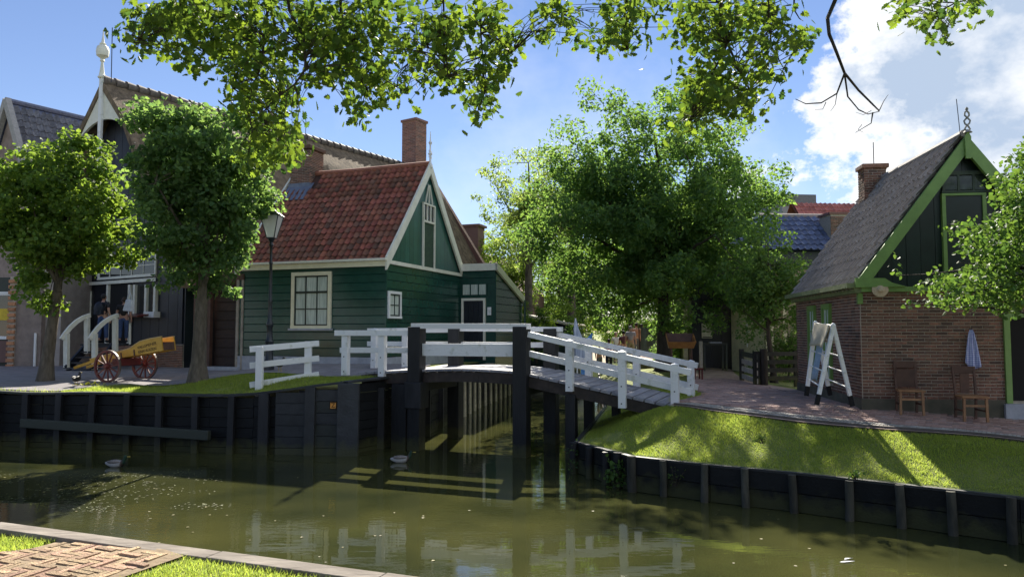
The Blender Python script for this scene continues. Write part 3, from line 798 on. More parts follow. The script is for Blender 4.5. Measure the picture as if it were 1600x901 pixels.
def window(parent, W_, x0, x1, z0, z1, cols, rows, fm, mm, fw=.10, curtain_=True, proud=.06, mw=.03, heavy=None, name='window'):
    """W_: wall matrix (x along wall, -y outward). frame > panes, muntins"""
    q = MB()
    q.box(x0, x1, -proud, .02, z1 - fw, z1); q.box(x0, x1, -proud - .02, .02, z0, z0 + fw * .8)
    q.box(x0, x0 + fw, -proud, .02, z0 + fw * .8, z1 - fw); q.box(x1 - fw, x1, -proud, .02, z0 + fw * .8, z1 - fw)
    f = q.build(name, fm, parent, M=W_)
    a0, a1, b0, b1 = x0 + fw, x1 - fw, z0 + fw * .8, z1 - fw
    s = .045
    q = MB()
    q.box(a0, a1, -proud * .6, .01, b1 - s, b1); q.box(a0, a1, -proud * .6, .01, b0, b0 + s); q.box(a0, a0 + s, -proud * .6, .01, b0 + s, b1 - s); q.box(a1 - s, a1, -proud * .6, .01, b0 + s, b1 - s)
    cw, rh = (a1 - a0) / cols, (b1 - b0) / rows
    for i in range(1, cols): q.box(a0 + cw * i - mw / 2, a0 + cw * i + mw / 2, -proud * .55, .005, b0 + s, b1 - s)
    for j in range(1, rows):
        t = mw if j != heavy else mw * 2
        q.box(a0 + s, a1 - s, -proud * .5, .004, b0 + rh * j - t / 2, b0 + rh * j + t / 2)
    q.build('sash', mm, f)
    for i in range(cols):
        for j in range(rows):
            MB().box(a0 + cw * i + .01, a0 + cw * (i + 1) - .01, -.012, -.006, b0 + rh * j + .01, b0 + rh * (j + 1) - .01).build('pane', curtain if curtain_ else glass, f)
    return f
WI = Matrix.Identity(4)

# ------------------------------------------------------------------ green timber house
GZ = 1.80
gh = thing('green_timber_house', (-4.06, 23.5, GZ), R(-19.6), 'dark green wooden house with red pantile roof and white-edged pointed gable', 'house')
GL, GW, GE, GP = 5.75, 5.94, 3.36, 7.02       # length, gable width, eave height, peak height (local z)
q = MB(); q.box(-GL, -.03, .03, GW - .03, -.5, GE - .03)
q.add([(-GL, .03, GE - .03), (-GL, GW - .03, GE - .03), (-GL, GW / 2, GP - .2), (-.05, .03, GE - .03), (-.05, GW - .03, GE - .03), (-.05, GW / 2, GP - .2)], [(0, 1, 2), (3, 5, 4), (0, 2, 5, 3), (1, 4, 5, 2)])
q.build('wall', greenp, gh)
# horizontal boards, front and gable, each lapped over the next
def lap(parent, W_, x0, x1, z0, z1, n, m, name='board', t=.035):
    hh = (z1 - z0) / n
    for k in range(n):
        a, b = z0 + k * hh, z0 + (k + 1) * hh
        q = MB(); q.add([(x0, -t, a), (x1, -t, a), (x1, -t + .004, b - .030), (x0, -t + .004, b - .030), (x0, -.006, b), (x1, -.006, b), (x0, .03, a), (x1, .03, a), (x1, .03, b), (x0, .03, b)],
                        [(0, 1, 2, 3), (3, 2, 5, 4), (6, 9, 8, 7), (0, 6, 7, 1), (4, 5, 8, 9), (0, 3, 4, 9, 6), (1, 7, 8, 5, 2)])
        q.build(name, m, parent, M=W_)
WG = Matrix.Rotation(R(90), 4, 'Z')           # gable wall: x along +y of the house, outward +x
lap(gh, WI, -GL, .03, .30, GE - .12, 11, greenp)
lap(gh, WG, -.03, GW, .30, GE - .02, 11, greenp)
# vertical boards of the gable
nb = 19; bw = GW / nb
for i in range(nb):
    a, b = i * bw + .004, (i + 1) * bw - .004
    def gz(y): return GE + (GP - GE) * (1 - abs(y - GW / 2) / (GW / 2)) - .12
    pts = [(a, GE + .05), (b, GE + .05), (b, max(GE + .06, gz(b)))]
    if a < GW / 2 < b: pts.append((GW / 2, gz(GW / 2)))
    pts.append((a, max(GE + .06, gz(a))))
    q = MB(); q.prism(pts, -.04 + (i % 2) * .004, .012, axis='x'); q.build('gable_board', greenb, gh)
# plinth
q = MB(); q.box(-GL - .03, .07, -.07, .0, -.5, .27); q.box(.0, .072, .0, GW + .02, -.5, .268); q.build('plinth', stone, gh, bevel=.01)
# eaves and trims
q = MB(); q.box(-GL - .1, .10, -.16, -.02, GE - .15, GE + .02); q.build('eave_board', cream, gh)
q = MB(); q.box(-GL - .1, .12, -.26, -.02, GE + .024, GE + .10); q.build('gutter', creamwhite, gh, bevel=.01)
q = MB(); q.box(.02, .12, -.04, GW + .04, GE - .07, GE + .05); q.build('gable_beam', creamwhite, gh)
# barge boards with flared feet, front gable and rear gable
def barge(x0, x1, name='barge_board'):
    for sgn in (0, 1):
        pts = []; N_ = 9
        def P_(t, off):       # t from eave to peak
            y = t * GW / 2; z = GE + (GP - GE) * t
            y -= .18 * (1 - t) ** 3; z -= .10 * (1 - t) ** 3
            return y, z + off
        out = [P_(i / N_, .25) for i in range(N_ + 1)]; inn = [P_(i / N_, -.18) for i in range(N_ + 1)]
        poly = out + inn[::-1]
        if sgn: poly = [(GW - y, z) for y, z in poly]
        MB().prism(poly, x0 + sgn * .003, x1 + sgn * .003, axis='x').build(name, creamwhite, gh)
barge(.055, .13); barge(-GL - .13, -GL - .05)
# gable centre: small toilet-window panel, hatch, braces
q = MB(); yc = GW / 2
for y in (yc - .48, yc + .42): q.box(.02, .09, y, y + .06, GE + .05, 5.72)
q.box(.02, .088, yc - .42, yc + .42, 5.66, 5.72); q.box(.02, .088, yc - .42, yc + .42, 5.02, 5.09); q.build('hatch_frame', creamwhite, gh)
q = MB()
for y in (yc - .16, yc + .12): q.box(.02, .075, y, y + .035, 5.09, 5.66)
for y0, z0, y1, z1 in ((yc - .28, 5.74, yc - .04, 6.42), (yc + .28, 5.74, yc + .04, 6.42), (yc, 5.74, yc, 6.4)): q.beam((.06, y0, z0), (.06, y1, z1), .03, .04, up=(1, 0, 0))
q.build('gable_bars', creamwhite, gh)
MB().box(.012, .03, yc - .42, yc + .42, 5.1, 5.66).build('gable_pane', glass, gh)
MB().box(.012, .045, yc - .41, yc + .41, GE + .06, 5.01).build('hatch_door', mat('hatch_green', (.035, .075, .045), (.02, .045, .03)), gh)
# finial
q = MB(); q.lathe([(.07, 0), (.10, .1), (.05, .2), (.035, .45), (.09, .52), (.035, .6), (.03, .85), (.075, .93), (.025, 1.02), (.012, 1.35)], 8, (.09, yc, GP + .02))
q.beam((.09, yc - .13, GP + .40), (.09, yc + .13, GP + .66), .02, .03); q.beam((.09, yc + .13, GP + .40), (.09, yc - .13, GP + .66), .02, .03)
q.build('finial', white, gh, smooth=True)
# roof: deck slabs under the tiles
sl = math.atan2(GP - GE, GW / 2); SLN = math.hypot(GP - GE, GW / 2)
for sgn in (0, 1):
    y0, y1 = (-.05, GW / 2) if not sgn else (GW + .05, GW / 2)
    z0 = GE - .05 * math.tan(sl) + .13; z1 = GP + .13
    q = MB(); q.add([(-GL - .04, y0, z0), (.05, y0, z0), (.05, y1, z1), (-GL - .04, y1, z1), (-GL - .04, y0, z0 - .09), (.05, y0, z0 - .09), (.05, y1, z1 - .09), (-GL - .04, y1, z1 - .09)],
                    [(0, 1, 2, 3), (4, 7, 6, 5), (0, 4, 5, 1), (3, 2, 6, 7), (0, 3, 7, 4), (1, 5, 6, 2)])
    rf = q.build('roof', mat('roof_underlay', (.08, .04, .03)), gh)
    if not sgn:
        roof_tiles(rf, (-GL - .03, -.10, GE - .10 * math.tan(sl) + .145), (1, 0, 0), (0, math.cos(sl), math.sin(sl)), GL + .08, SLN + .12, .232, .285, redtile,
                   skip=lambda u, v: u < 1.30 and v > SLN - .66, order=lambda M: M[2][3])
MB().tube([(-GL, GW / 2, GP + .17), (-3, GW / 2, GP + .14), (.05, GW / 2, GP + .18)], .11, 8).build('ridge', redtile, gh)
# chimney
CH = -GL + .55
q = MB(); q.box(CH - .42, CH + .42, GW / 2 - .45, GW / 2 + .45, 5.7, 8.05); ch = q.build('chimney', mortar, gh)
WC = Matrix.Translation((CH, GW / 2 - .437, 0)); 
brick_wall(ch, WC, -.43, .43, 5.95, 8.07, brick, n_obj=0)
brick_wall(ch, Matrix.Translation((CH + .407, GW / 2, 0)) @ WG, -.45, .45, 5.95, 8.07, brick, n_obj=0)
MB().box(CH - .50, CH + .50, GW / 2 - .53, GW / 2 + .53, 8.07, 8.22).build('chimney_cap', brick, ch, bevel=.02)
q = MB(); t1 = GE + (GP - GE) * .62
q.add([(CH - .5, GW * .5 - 1.0, 5.86 + .16), (CH + .62, GW * .5 - 1.0, 5.86 + .16), (CH + .62, GW * .5 - .40, 6.62 + .13), (CH - .5, GW * .5 - .40, 6.62 + .13)], [(0, 1, 2, 3)])
q.box(CH - .47, CH + .49, GW / 2 - .52, GW / 2 - .44, 5.95, 6.75)
q.build('flashing', lead, ch)
MB().tube([(CH - .1, GW / 2, 8.2), (CH - .1, GW / 2, 9.6)], .012, 5).build('rod', iron, ch)
# big window on the front: place from the picture line x=457..519
def lxy(px, oX, oY, ux_, uy_):
    k = (px - 800) / FPX
    return (k * oY - oX) / (ux_ - k * uy_)
gx, gy = math.cos(R(-19.6)), math.sin(R(-19.6))
wx0, wx1 = lxy(457, -4.06, 23.5, gx, gy), lxy(519, -4.06, 23.5, gx, gy)
def hz(px, py, lx_): 
    Y = 23.5 + gy * lx_; return at(px, py, Y).z - GZ
window(gh, Matrix.Translation((0, -.03, 0)), wx0, wx1, hz(490, 513, wx0), hz(490, 426, wx0), 3, 3, cream, darkboard, fw=.12, mw=.035, heavy=2, proud=.07)
q = MB(); q.box(wx0 - .06, wx1 + .06, -.16, -.03, hz(490, 513, wx0) - .06, hz(490, 513, wx0)); q.build('window_sill', stone, gh)
# small window on the gable side
g2x, g2y = -gy, gx
s0, s1 = lxy(604, -4.06, 23.5, g2x, g2y), lxy(624, -4.06, 23.5, g2x, g2y)
zz0 = at(612, 497, 23.5 + g2y * s0).z - GZ; zz1 = at(612, 454, 23.5 + g2y * s0).z - GZ
window(gh, Matrix.Translation((.03, 0, 0)) @ WG, s0, s1, zz0, zz1, 2, 2, white, darkboard, fw=.09, mw=.03)
# annex with the door
AX = 1.52; AD = 3.15; AY = GW - .05
q = MB(); q.add([(0, AY, -.5), (AX, AY, -.5), (AX, AY + AD, -.5), (0, AY + AD, -.5), (0, AY, 3.62), (AX, AY, 3.62), (AX, AY + AD, 2.55), (0, AY + AD, 2.55)],
                [(0, 3, 2, 1), (4, 5, 6, 7), (0, 1, 5, 4), (1, 2, 6, 5), (2, 3, 7, 6), (3, 0, 4, 7)])
an = q.build('annex', greenp, gh)
lap(an, Matrix.Translation((0, AY, 0)), .1, AX, 2.95, 3.5, 2, greenp)
WA = Matrix.Translation((AX, AY, 0)) @ WG
n = 12
for k in range(n):
    a, b = .1 + k * .3, .1 + (k + 1) * .3
    ymax = AD if b < 2.5 else max(.1, (3.62 - b) / (3.62 - 2.55) * AD)
    if b > 3.62: break
    q = MB(); q.add([(0, -.035, a), (ymax, -.035, a), (ymax, -.031, b - .03), (0, -.031, b - .03), (0, -.006, b), (ymax, -.006, b), (0, .02, a), (ymax, .02, a), (ymax, .02, b), (0, .02, b)], [(0, 1, 2, 3), (3, 2, 5, 4), (6, 9, 8, 7), (0, 6, 7, 1), (4, 5, 8, 9), (0, 3, 4, 9, 6), (1, 7, 8, 5, 2)])
    q.build('board', greenp, an, M=WA)
q = MB(); q.box(.13, AX + .12, AY - .12, AY - .03, 3.50, 3.78)
q.build('annex_fascia', creamwhite, gh)
q = MB(); q.add([(AX + .04, AY - .12, 3.50), (AX + .13, AY - .12, 3.50), (AX + .13, AY - .12, 3.78), (AX + .04, AY - .12, 3.78), (AX + .04, AY + AD + .1, 2.32), (AX + .13, AY + AD + .1, 2.32), (AX + .13, AY + AD + .1, 2.62), (AX + .04, AY + AD + .1, 2.62)],
                [(0, 1, 2, 3), (4, 7, 6, 5), (0, 4, 5, 1), (3, 2, 6, 7), (0, 3, 7, 4), (1, 5, 6, 2)])
q.build('annex_fascia', creamwhite, gh)
q = MB(); q.add([(0, AY - .05, 3.72), (AX + .04, AY - .05, 3.72), (AX + .04, AY + AD + .1, 2.60), (0, AY + AD + .1, 2.60)], [(0, 1, 2, 3)]); q.build('annex_roof', greytar, gh)
MB().tube([(AX + .15, AY + AD + .02, -.3), (AX + .15, AY + AD + .02, 2.45)], .05, 8).build('downpipe', greenp, gh)
# annex door
D0, D1 = .10, 1.12
q = MB(); q.box(D0, D0 + .09, AY - .07, AY, 0, 2.42); q.box(D1 - .09, D1, AY - .07, AY, 0, 2.42); q.box(D0 + .09, D1 - .09, AY - .07, AY, 2.32, 2.42)
df = q.build('door_frame', creamwhite, gh)
for k in range(4): MB().box(D0 + .09 + k * (D1 - D0 - .18) / 4 + .003, D0 + .09 + (k + 1) * (D1 - D0 - .18) / 4 - .003, AY - .035, AY - .002, .02, 2.32).build('door_board', navy, df)
for k in range(3):
    a = D0 + .06 + k * .345
    MB().box(a, a + .30, AY - .05, AY, 2.56, 2.96).build('transom_pane', curtain, gh)
q = MB()
for k in range(4): q.box(D0 + .01 + k * .345, D0 + .06 + k * .345, AY - .065, AY, 2.5, 3.02)
q.build('transom_frame', greenp, gh)
MB().box(1.20, 1.36, AY - .045, AY - .03, 1.75, 2.06).build('notice_plate', white, gh)

# ------------------------------------------------------------------ thatched barn
BO = (-16.42, 30.0, 1.5)
brn = thing('thatched_barn', BO, R(-33.1), 'large thatched barn with navy boards and white carved finial at its gable', 'barn')
BHW, BE, BPk, BL = 5.0, 4.2, 11.35, 19.6
def bprof(s): s = abs(s); return BPk - 1.03 * s - .59 * max(0, s - 1.6)
q = MB(); q.prism([(-BHW, -.5), (BHW, -.5), (BHW, BE - .3), (1.6, bprof(1.6) - .3), (0, BPk - .3), (-1.6, bprof(1.6) - .3), (-BHW, BE - .3)], .03, BL - .1); q.build('wall', navy, brn)
bdw = .30
def bz(x): return bprof(x) - .55
for k in range(int(2 * BHW / bdw)):
    a = -BHW + k * bdw + .004; b = a + bdw - .008
    if 0 < bz(a) - .9 or 1:
        za, zb2 = max(1.0, bz(a)), max(1.0, bz(b))
        q = MB(); q.prism([(a, .95), (b, .95), (b, zb2), (a, za)], -.03 - (k % 2) * .006, .03); q.build('board', navy, brn)
q = MB(); q.box(-BHW, BHW, -.05, .02, -.5, .93); bs = q.build('brick_base', mortar, brn)
brick_wall(bs, Matrix.Translation((0, -.038, 0)), -BHW, BHW, -.3, .92, mat('warm_red_brick', (.32, .14, .08), (.2, .09, .055), scale=12, vary=.3, rough=.9, c3=(.2, .12, .09)), n_obj=300, prio=lambda x, z: abs(x - 2.5))
# side wall base + boards
WB = Matrix.Translation((BHW, 0, 0)) @ WG
for k in range(34):
    MB().box(k * .3 + .004, k * .3 + .296, -.035, .02, .3, 4.1).build('side_board', navy, brn, M=WB)
# thatch slabs with a thick rounded edge
def thatch_side(sg, y0, y1, t=.42, name='thatch'):
    n, m_ = 22, 30; vs = []
    for side in (0, 1):
        for i in range(n + 1):
            u = i / n; x = sg * (u * (BHW + .75)); z = bprof(x) + .05
            for j in range(m_ + 1):
                y = y0 + (y1 - y0) * j / m_
                k = .03 * math.sin(3.1 * y + 5 * u) * math.sin(u * 9)
                vs.append((x + (0 if side == 0 else sg * -.02), y, z + (t * .7 + k if side == 0 else -.05)))
    fs = []; A = (n + 1) * (m_ + 1)
    for i in range(n):
        for j in range(m_):
            a = i * (m_ + 1) + j
            fs.append((a, a + 1, a + m_ + 2, a + m_ + 1)); fs.append((a + A, a + A + m_ + 1, a + A + m_ + 2, a + A + 1))
    for i in range(n):
        a = i * (m_ + 1); fs.append((a, a + m_ + 1, a + A + m_ + 1, a + A)); a += m_; fs.append((a, a + A, a + A + m_ + 1, a + m_ + 1))
    for j in range(m_):
        a = n * (m_ + 1) + j; fs.append((a, a + 1, a + A + 1, a + A))
    return MB().add(vs, fs).build(name, thatch, brn, smooth=True)
thatch_side(1, -.75, BL); thatch_side(-1, -.75, BL)
# ridge caps
q = MB(); q.tube([(0, 0, 0), (0, .50, .03)], [.25, .17], 10, cap=True); rc = q.mesh('ridge_tile', mat('ridge_cap_tile', (.16, .13, .115), (.09, .075, .065), vary=.3, bump=.4), smooth=True)
for k in range(42): link('ridge_tile', rc, brn, TR(0, -.72 + k * .483, BPk + .33))
# white carved gable top
q = MB(); q.box(-.11, .11, -.80, -.69, 5.4, BPk + .45); q.build('king_post', white, brn, bevel=.01)
for sg in (1, -1):
    outer = [(sg * u * 2.9, bprof(u * 2.9) + .04) for u in np.linspace(0, 1, 9)]
    inner = [(sg * 2.72 * (1 - u), bprof(2.9) + .0 + (BPk - 1.30 - bprof(2.9)) * math.sqrt(max(0, 1 - (1 - u) ** 2))) for u in np.linspace(0, 1, 9)]
    MB().prism(outer + inner, -.70 + .004 * sg, -.60 + .004 * sg).build('carved_panel', creamwhite, brn)
q = MB(); q.lathe([(a_ * .54, b_ * .70) for a_, b_ in [(.26, 0), (.30, .06), (.22, .12), (.17, .35), (.11, .75), (.09, .95), (.17, 1.02), (.12, 1.12), (.20, 1.2), (.42, 1.32), (.46, 1.6), (.40, 1.85), (.20, 1.98), (.24, 2.05), (.12, 2.12), (.09, 2.3), (.05, 2.5), (.03, 2.9)]], 12, (0, -.75, BPk + .42))
q.build('finial', creamwhite, brn, smooth=True)
MB().tube([(.45, -.6, BPk + .2), (.40, -.6, BPk + 2.5)], .018, 5).build('lightning_rod', iron, brn)
# tiled verge at the far end and its low stack
q = MB(); q.beam((.1, BL + .06, BPk + .4), (BHW + .4, BL + .06, BE + .1), .25, .4); q.build('verge_tiles', brick, brn)
# doorway opening, frames, porch windows
WD = Matrix.Translation((0, -.04, 0))
def bxl(px): 
    cx_, sx_ = math.cos(R(-33.1)), math.sin(R(-33.1)); return lxy(px, BO[0], BO[1], cx_, sx_)
def bzl(px, py): 
    l = bxl(px); return at(px, py, BO[1] + math.sin(R(-33.1)) * l).z - BO[2]
dx0, dx1 = bxl(172), bxl(206)
dz0, dz1 = bzl(190, 536), bzl(190, 440)
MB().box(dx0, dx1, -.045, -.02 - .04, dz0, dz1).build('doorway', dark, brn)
q = MB()
for px in (172, 206, 214, 232, 246):
    l = bxl(px); q.box(l - .05, l + .09, -.16, -.04, bzl(px, 490 if px > 206 or px < 172 else 536), bzl(px, 445))
for px in (120, 131, 142): l = bxl(px); q.box(l - .04, l + .10, -.16, -.04, bzl(px, 495), bzl(px, 455))
q.box(bxl(116), bxl(248), -.17, -.161, bzl(190, 443), bzl(190, 438)); q.build('door_and_window_posts', creamwhite, brn)
window(brn, WD, bxl(154), bxl(245), bzl(180, 436), bzl(180, 400), 5, 2, creamwhite, creamwhite, fw=.08, curtain_=False)
MB().box(bxl(236), bxl(252), -.30, -.04, bzl(244, 496), bzl(244, 487)).build('white_sill', white, brn)
MB().box(bxl(216), bxl(245), -.06, -.045, bzl(230, 490), bzl(230, 446)).build('side_window', glass, brn)
# red counters
for pa, pb_ in ((96, 136), (186, 244)):
    q = MB(); a, b = bxl(pa), bxl(pb_); zc = bzl(pa, 492)
    q.beam(((a + b) / 2, -.75, zc - .10), ((a + b) / 2, -.06, zc + .02), b - a, .05); q.build('red_counter', oxred, brn)
# big rear chimney on the barn roof
chb = at(647, 255, 45.5)
sloc = Matrix.Rotation(R(33.1), 4, 'Z') @ (chb - Vector(BO))
sx_, sy_ = sloc.x, sloc.y; ztop = at(647, 189, 45.5).z - BO[2]
q = MB(); q.box(sx_ - .56, sx_ + .56, sy_ - .5, sy_ + .5, BPk - 2.5, ztop - .15); c2 = q.build('tall_chimney', mortar, brn)
bb = dict(bl=.3, bh=.085, jt=.015)
brick_wall(c2, Matrix.Translation((sx_, sy_ - .487, 0)), -.57, .57, BPk - 2, ztop - .15, brickp, n_obj=0, **bb)
brick_wall(c2, Matrix.Translation((sx_ + .547, sy_, 0)) @ WG, -.51, .51, BPk - 2, ztop - .15, brickp, n_obj=0, **bb)
brick_wall(c2, Matrix.Translation((sx_ - .547, sy_, 0)) @ Matrix.Rotation(R(-90), 4, 'Z'), -.51, .51, BPk - 2, ztop - .15, brickp, n_obj=0, **bb)
MB().box(sx_ - .64, sx_ + .64, sy_ - .58, sy_ + .58, ztop - .15, ztop).build('chimney_cap', brickp, c2)

# low brick stack beyond the barn
lc = at(733, 400, 50)
t = thing('brick_stack_house', (lc.x, 50, 1.5), R(-20), 'dull brick house end with a low stack behind the annex', 'house')
zt = at(733, 356, 50).z - 1.5
MB().box(-.9, .9, -.6, .6, 3, zt).build('chimney', brickp, t); MB().box(-1.05, 1.05, -.7, .7, zt, zt + .15).build('chimney_cap', brickp, t)
MB().prism([(-3.5, -1), (3.2, -1), (3.2, 4.2), (-.2, zt - 1.4), (-3.5, 4.2)], .1, 7).build('wall', brickp, t)

# ------------------------------------------------------------------ left grey-tiled building
LO = (-24.1, 34.5, 1.4)
lb = thing('grey_tiled_house', LO, R(-33.1), 'tall house with a steep grey pantile roof at the left edge', 'house')
LHW, LE, LPk, LL = 4.6, 4.6, 12.45, 9.0
MB().prism([(-LHW, -.5), (LHW, -.5), (LHW, LE), (0, LPk - .15), (-LHW, LE)], .05, LL).build('wall', render_, lb)
rs = math.hypot(LHW, LPk - LE)
for sg in (1, -1):
    q = MB(); q.add([(sg * (LHW + .2), -.1, LE - .34), (sg * (LHW + .2), LL, LE - .34), (0, LL, LPk), (0, -.1, LPk)], [(0, 1, 2, 3)]); q.build('roof', slate2, lb)
roof_tiles(lb, (LHW + .2, -.05, LE - .30), (0, 1, 0), (-LHW, 0, LPk - LE), LL, rs + .2, .30, .42, mat('left_grey_tile', (.20, .20, .22), (.09, .09, .105), vary=.25, rough=.5), amp=.065, n_obj=300, order=lambda M: -M[2][3])
q = MB(); q.beam((LHW + .3, -.18, LE - .3), (0, -.18, LPk + .12), .24, .34); q.beam((-LHW - .3, -.17, LE - .3), (0, -.17, LPk + .12), .24, .34); q.build('verge', mat('grey_verge', (.38, .37, .36)), lb)
MB().tube([(0, 0, LPk + .1), (0, LL, LPk + .1)], .14, 8).build('ridge', slate2, lb)
# rendered shopfront below, with brick corner
sh = thing('rendered_shop', (-20.9, 28.6, 1.45), R(0), 'pinkish rendered shop front with striped brick corner and yellow window display', 'shop')
def shx(px): return (px - 800) / FPX * 28.6 * .998 + 20.9
def shz(py): return at(50, py, 28.6).z - 1.45
MB().box(shx(24), shx(64), 0, 3, -.4, 3.6).build('wall', render_, sh)
MB().box(shx(56), shx(88), .25, 3, -.4, 3.9).build('pier', mat('pale_render', (.42, .37, .34), (.32, .28, .26), scale=3, bump=.4), sh)
MB().box(shx(-80), shx(24), .3, 3, -.4, 3.6).build('rear_wall', darkboard, sh)
pl = MB().box(shx(14), shx(24), -.05, .3, -.4, 3.6).build('corner_pillar', mortar, sh)
k = 0; z = -.1
base = boxmesh('brick', shx(24) - shx(14) + .03, .08, .13, mat('orange_striped_brick', (.50, .24, .12), (.35, .16, .08), vary=.2), bev=.008)
while z < 3.6:
    link('brick', base, pl, TR((shx(14) + shx(24)) / 2, -.09, z)); z += .22
f = window(sh, Matrix.Translation((0, .28, 0)), shx(-60), shx(13), shz(530), shz(455), 3, 2, white, white, curtain_=False)
MB().box(shx(-40), shx(11), .05, .2, shz(500), shz(482)).build('window_display', mat('yellow_display', (.75, .55, .05)), sh)
MB().box(shx(-60), shx(13), .1, .3, shz(566), shz(532)).build('stall_riser', brickp, sh)
MB().tube([(shx(57), -.05, .0), (shx(57), -.05, shz(520))], .05, 8).build('downpipe', white, sh)

# narrow passage gate between barn and green house
pg = at(352, 555, 25.6)
gt = thing('dark_passage', (pg.x, 25.6, 1.6), R(-20), 'dark timber doorway with pale jambs between the barn and green house', 'doorway')
MB().box(-.75, .62, .25, .4, 0, 3.1).build('back_wall', mat('dark_red_brown_boards', (.045, .024, .018), (.025, .014, .012), vary=.2), gt)
for x, w, m_ in ((-.98, .16, woodd), (-.78, .12, woodd), (.46, .10, paleboard), (.68, .07, paleboard)): MB().box(x, x + w, -.05, .1, -.1, 3.1).build('jamb', m_, gt)
for k in range(5): MB().box(-1.45 + k * .1, -1.36 + k * .1, 0, .06, .1, 3.2).build('board', woodd, gt)
MB().box(-.75, .7, -.15, .2, -.2, .08).build('threshold', stone, gt); MB().box(-1.0, .76, -.06, .11, 3.1, 3.3).build('lintel', woodd, gt)
for k in range(9): MB().box(-.62, .45, .2, .245, .12 + k * .32, .40 + k * .32).build('slat', mat('dark_red_brown_boards', (.03, .02, .02)), gt)

# ------------------------------------------------------------------ small brick house on the right
HZ = 1.20
RO = (7.07, 14.8)
hb_ = thing('small_brick_house', (RO[0], RO[1], HZ), R(-7), 'small dark brick house with bright green bargeboards and grey pantiles', 'house')
HW, HD, HE, HP = 4.12, 4.85, 2.62, 5.52
q = MB(); q.box(-.013, HW - .03, -.013, HD - .03, -.5, HE - .12)
q.prism([(.05, HE), (HW - .05, HE), (HW / 2, HP - .15)], .12, HD - .05); q.build('wall', mortar, hb_)
hx, hy = math.cos(R(-7)), math.sin(R(-7))
def rx(px): return lxy(px, RO[0], RO[1], hx, hy)
def rz_(px, py): return at(px, py, RO[1] + hy * rx(px)).z - HZ
door0 = rx(1565)
brick_wall(hb_, WI, -.0, HW, .36, HE - .10, brick, holes=[(door0, door0 + 1.25, -1, 2.02)], n_obj=300, prio=lambda x, z: abs(x - 1.0) + .3 * abs(z - 1.3))
WLh = Matrix.Rotation(R(-90), 4, 'Z') @ Matrix.Translation((-HD, 0, 0)); WLw = Matrix.Translation((-.03, 0, 0)) @ WLh      # left side wall: x runs from the back to the front corner
brick_wall(hb_, WLh, 0, HD, .36, HE - .10, brick, holes=[(HD - 3.65, HD - 3.0, .5, 2.35), (HD - 2.45, HD - 1.8, .5, 2.35)], n_obj=0)
q = MB(); q.box(-.045, door0 - .02, -.05, .0, -.5, .355); q.box(-.046, -.0, 0, HD, -.5, .356); q.build('plinth', mat('mossy_plinth', (.13, .115, .085), (.07, .068, .05), scale=3, rough=.9, bump=.5), hb_)
MB().box(door0 + .1, door0 + 1.2, -.035, -.014, .35, 1.98).build('door', dark, hb_)
q = MB(); q.box(door0, door0 + .11, -.07, 0, .30, 2.06); q.box(door0 + 1.15, door0 + 1.26, -.07, 0, .30, 2.06); q.box(door0 + .11, door0 + 1.15, -.07, 0, 1.98, 2.06); q.build('door_frame', lime, hb_)
MB().box(door0 - .05, HW, -.12, .0, -.5, .29).build('door_step', stone, hb_)
# windows in the left wall
for a in (HD - 3.63, HD - 2.43):
    window(hb_, WLw, a, a + .62, .55, 2.34, 2, 3, lime, lime, fw=.09, proud=.05)
# eave beams
q = MB(); q.box(-.14, -.02, -.12, HD + .05, HE - .14, HE + .02); q.box(-.30, -.14, -.14, HD + .05, HE - .04, HE + .06); q.build('eave_board', mat('mossy_green_gutter', (.22, .26, .12), (.13, .16, .07), scale=5, bump=.4), hb_)
q = MB(); q.box(-.02, HW + .1, -.14, -.01, HE - .12, HE - .02); q.build('gable_beam', lime, hb_)
q = MB(); q.prism([(-.14, HE - .03), (.82, HE - .02), (.55, HE + .06), (.42, HE + .15), (-.14, HE + .16)], -.19, -.13); q.build('corner_bracket', lime, hb_)
q = MB(); q.box(-.055, .035, -.050, .045, HE - .36, HE - .14); q.build('corner_block', lime, hb_)
# gable boards
nb = 14
for i in range(nb):
    a, b = .1 + i * (HW - .2) / nb + .004, .1 + (i + 1) * (HW - .2) / nb - .004
    def gz2(x): return HE + (HP - HE) * (1 - abs(x - HW / 2) / (HW / 2)) - .1
    pts = [(a, HE), (b, HE), (b, max(HE + .01, gz2(b)))]
    if a < HW / 2 < b: pts.append((HW / 2, gz2(HW / 2)))
    pts.append((a, max(HE + .01, gz2(a))))
    MB().prism(pts, .08 - (i % 2) * .004, .14).build('gable_board', darkboard, hb_)
for sg in (0, 1):
    poly = [(-.02, HE + .03), (.11, HE + .03), (HW / 2, HP - .24), (HW / 2, HP + .11), (-.10, HE + .11)]
    if sg: poly = [(HW - x, z) for x, z in poly]
    MB().prism(poly, -.17 + .004 * sg, -.09 + .004 * sg).build('barge_board', lime, hb_)
MB().prism([(HW / 2 - .05, HP - .38), (HW / 2 + .05, HP - .38), (HW / 2 + .06, HP + .06), (HW / 2, HP + .18), (HW / 2 - .06, HP + .06)], -.215, -.175).build('apex_block', lime, hb_)
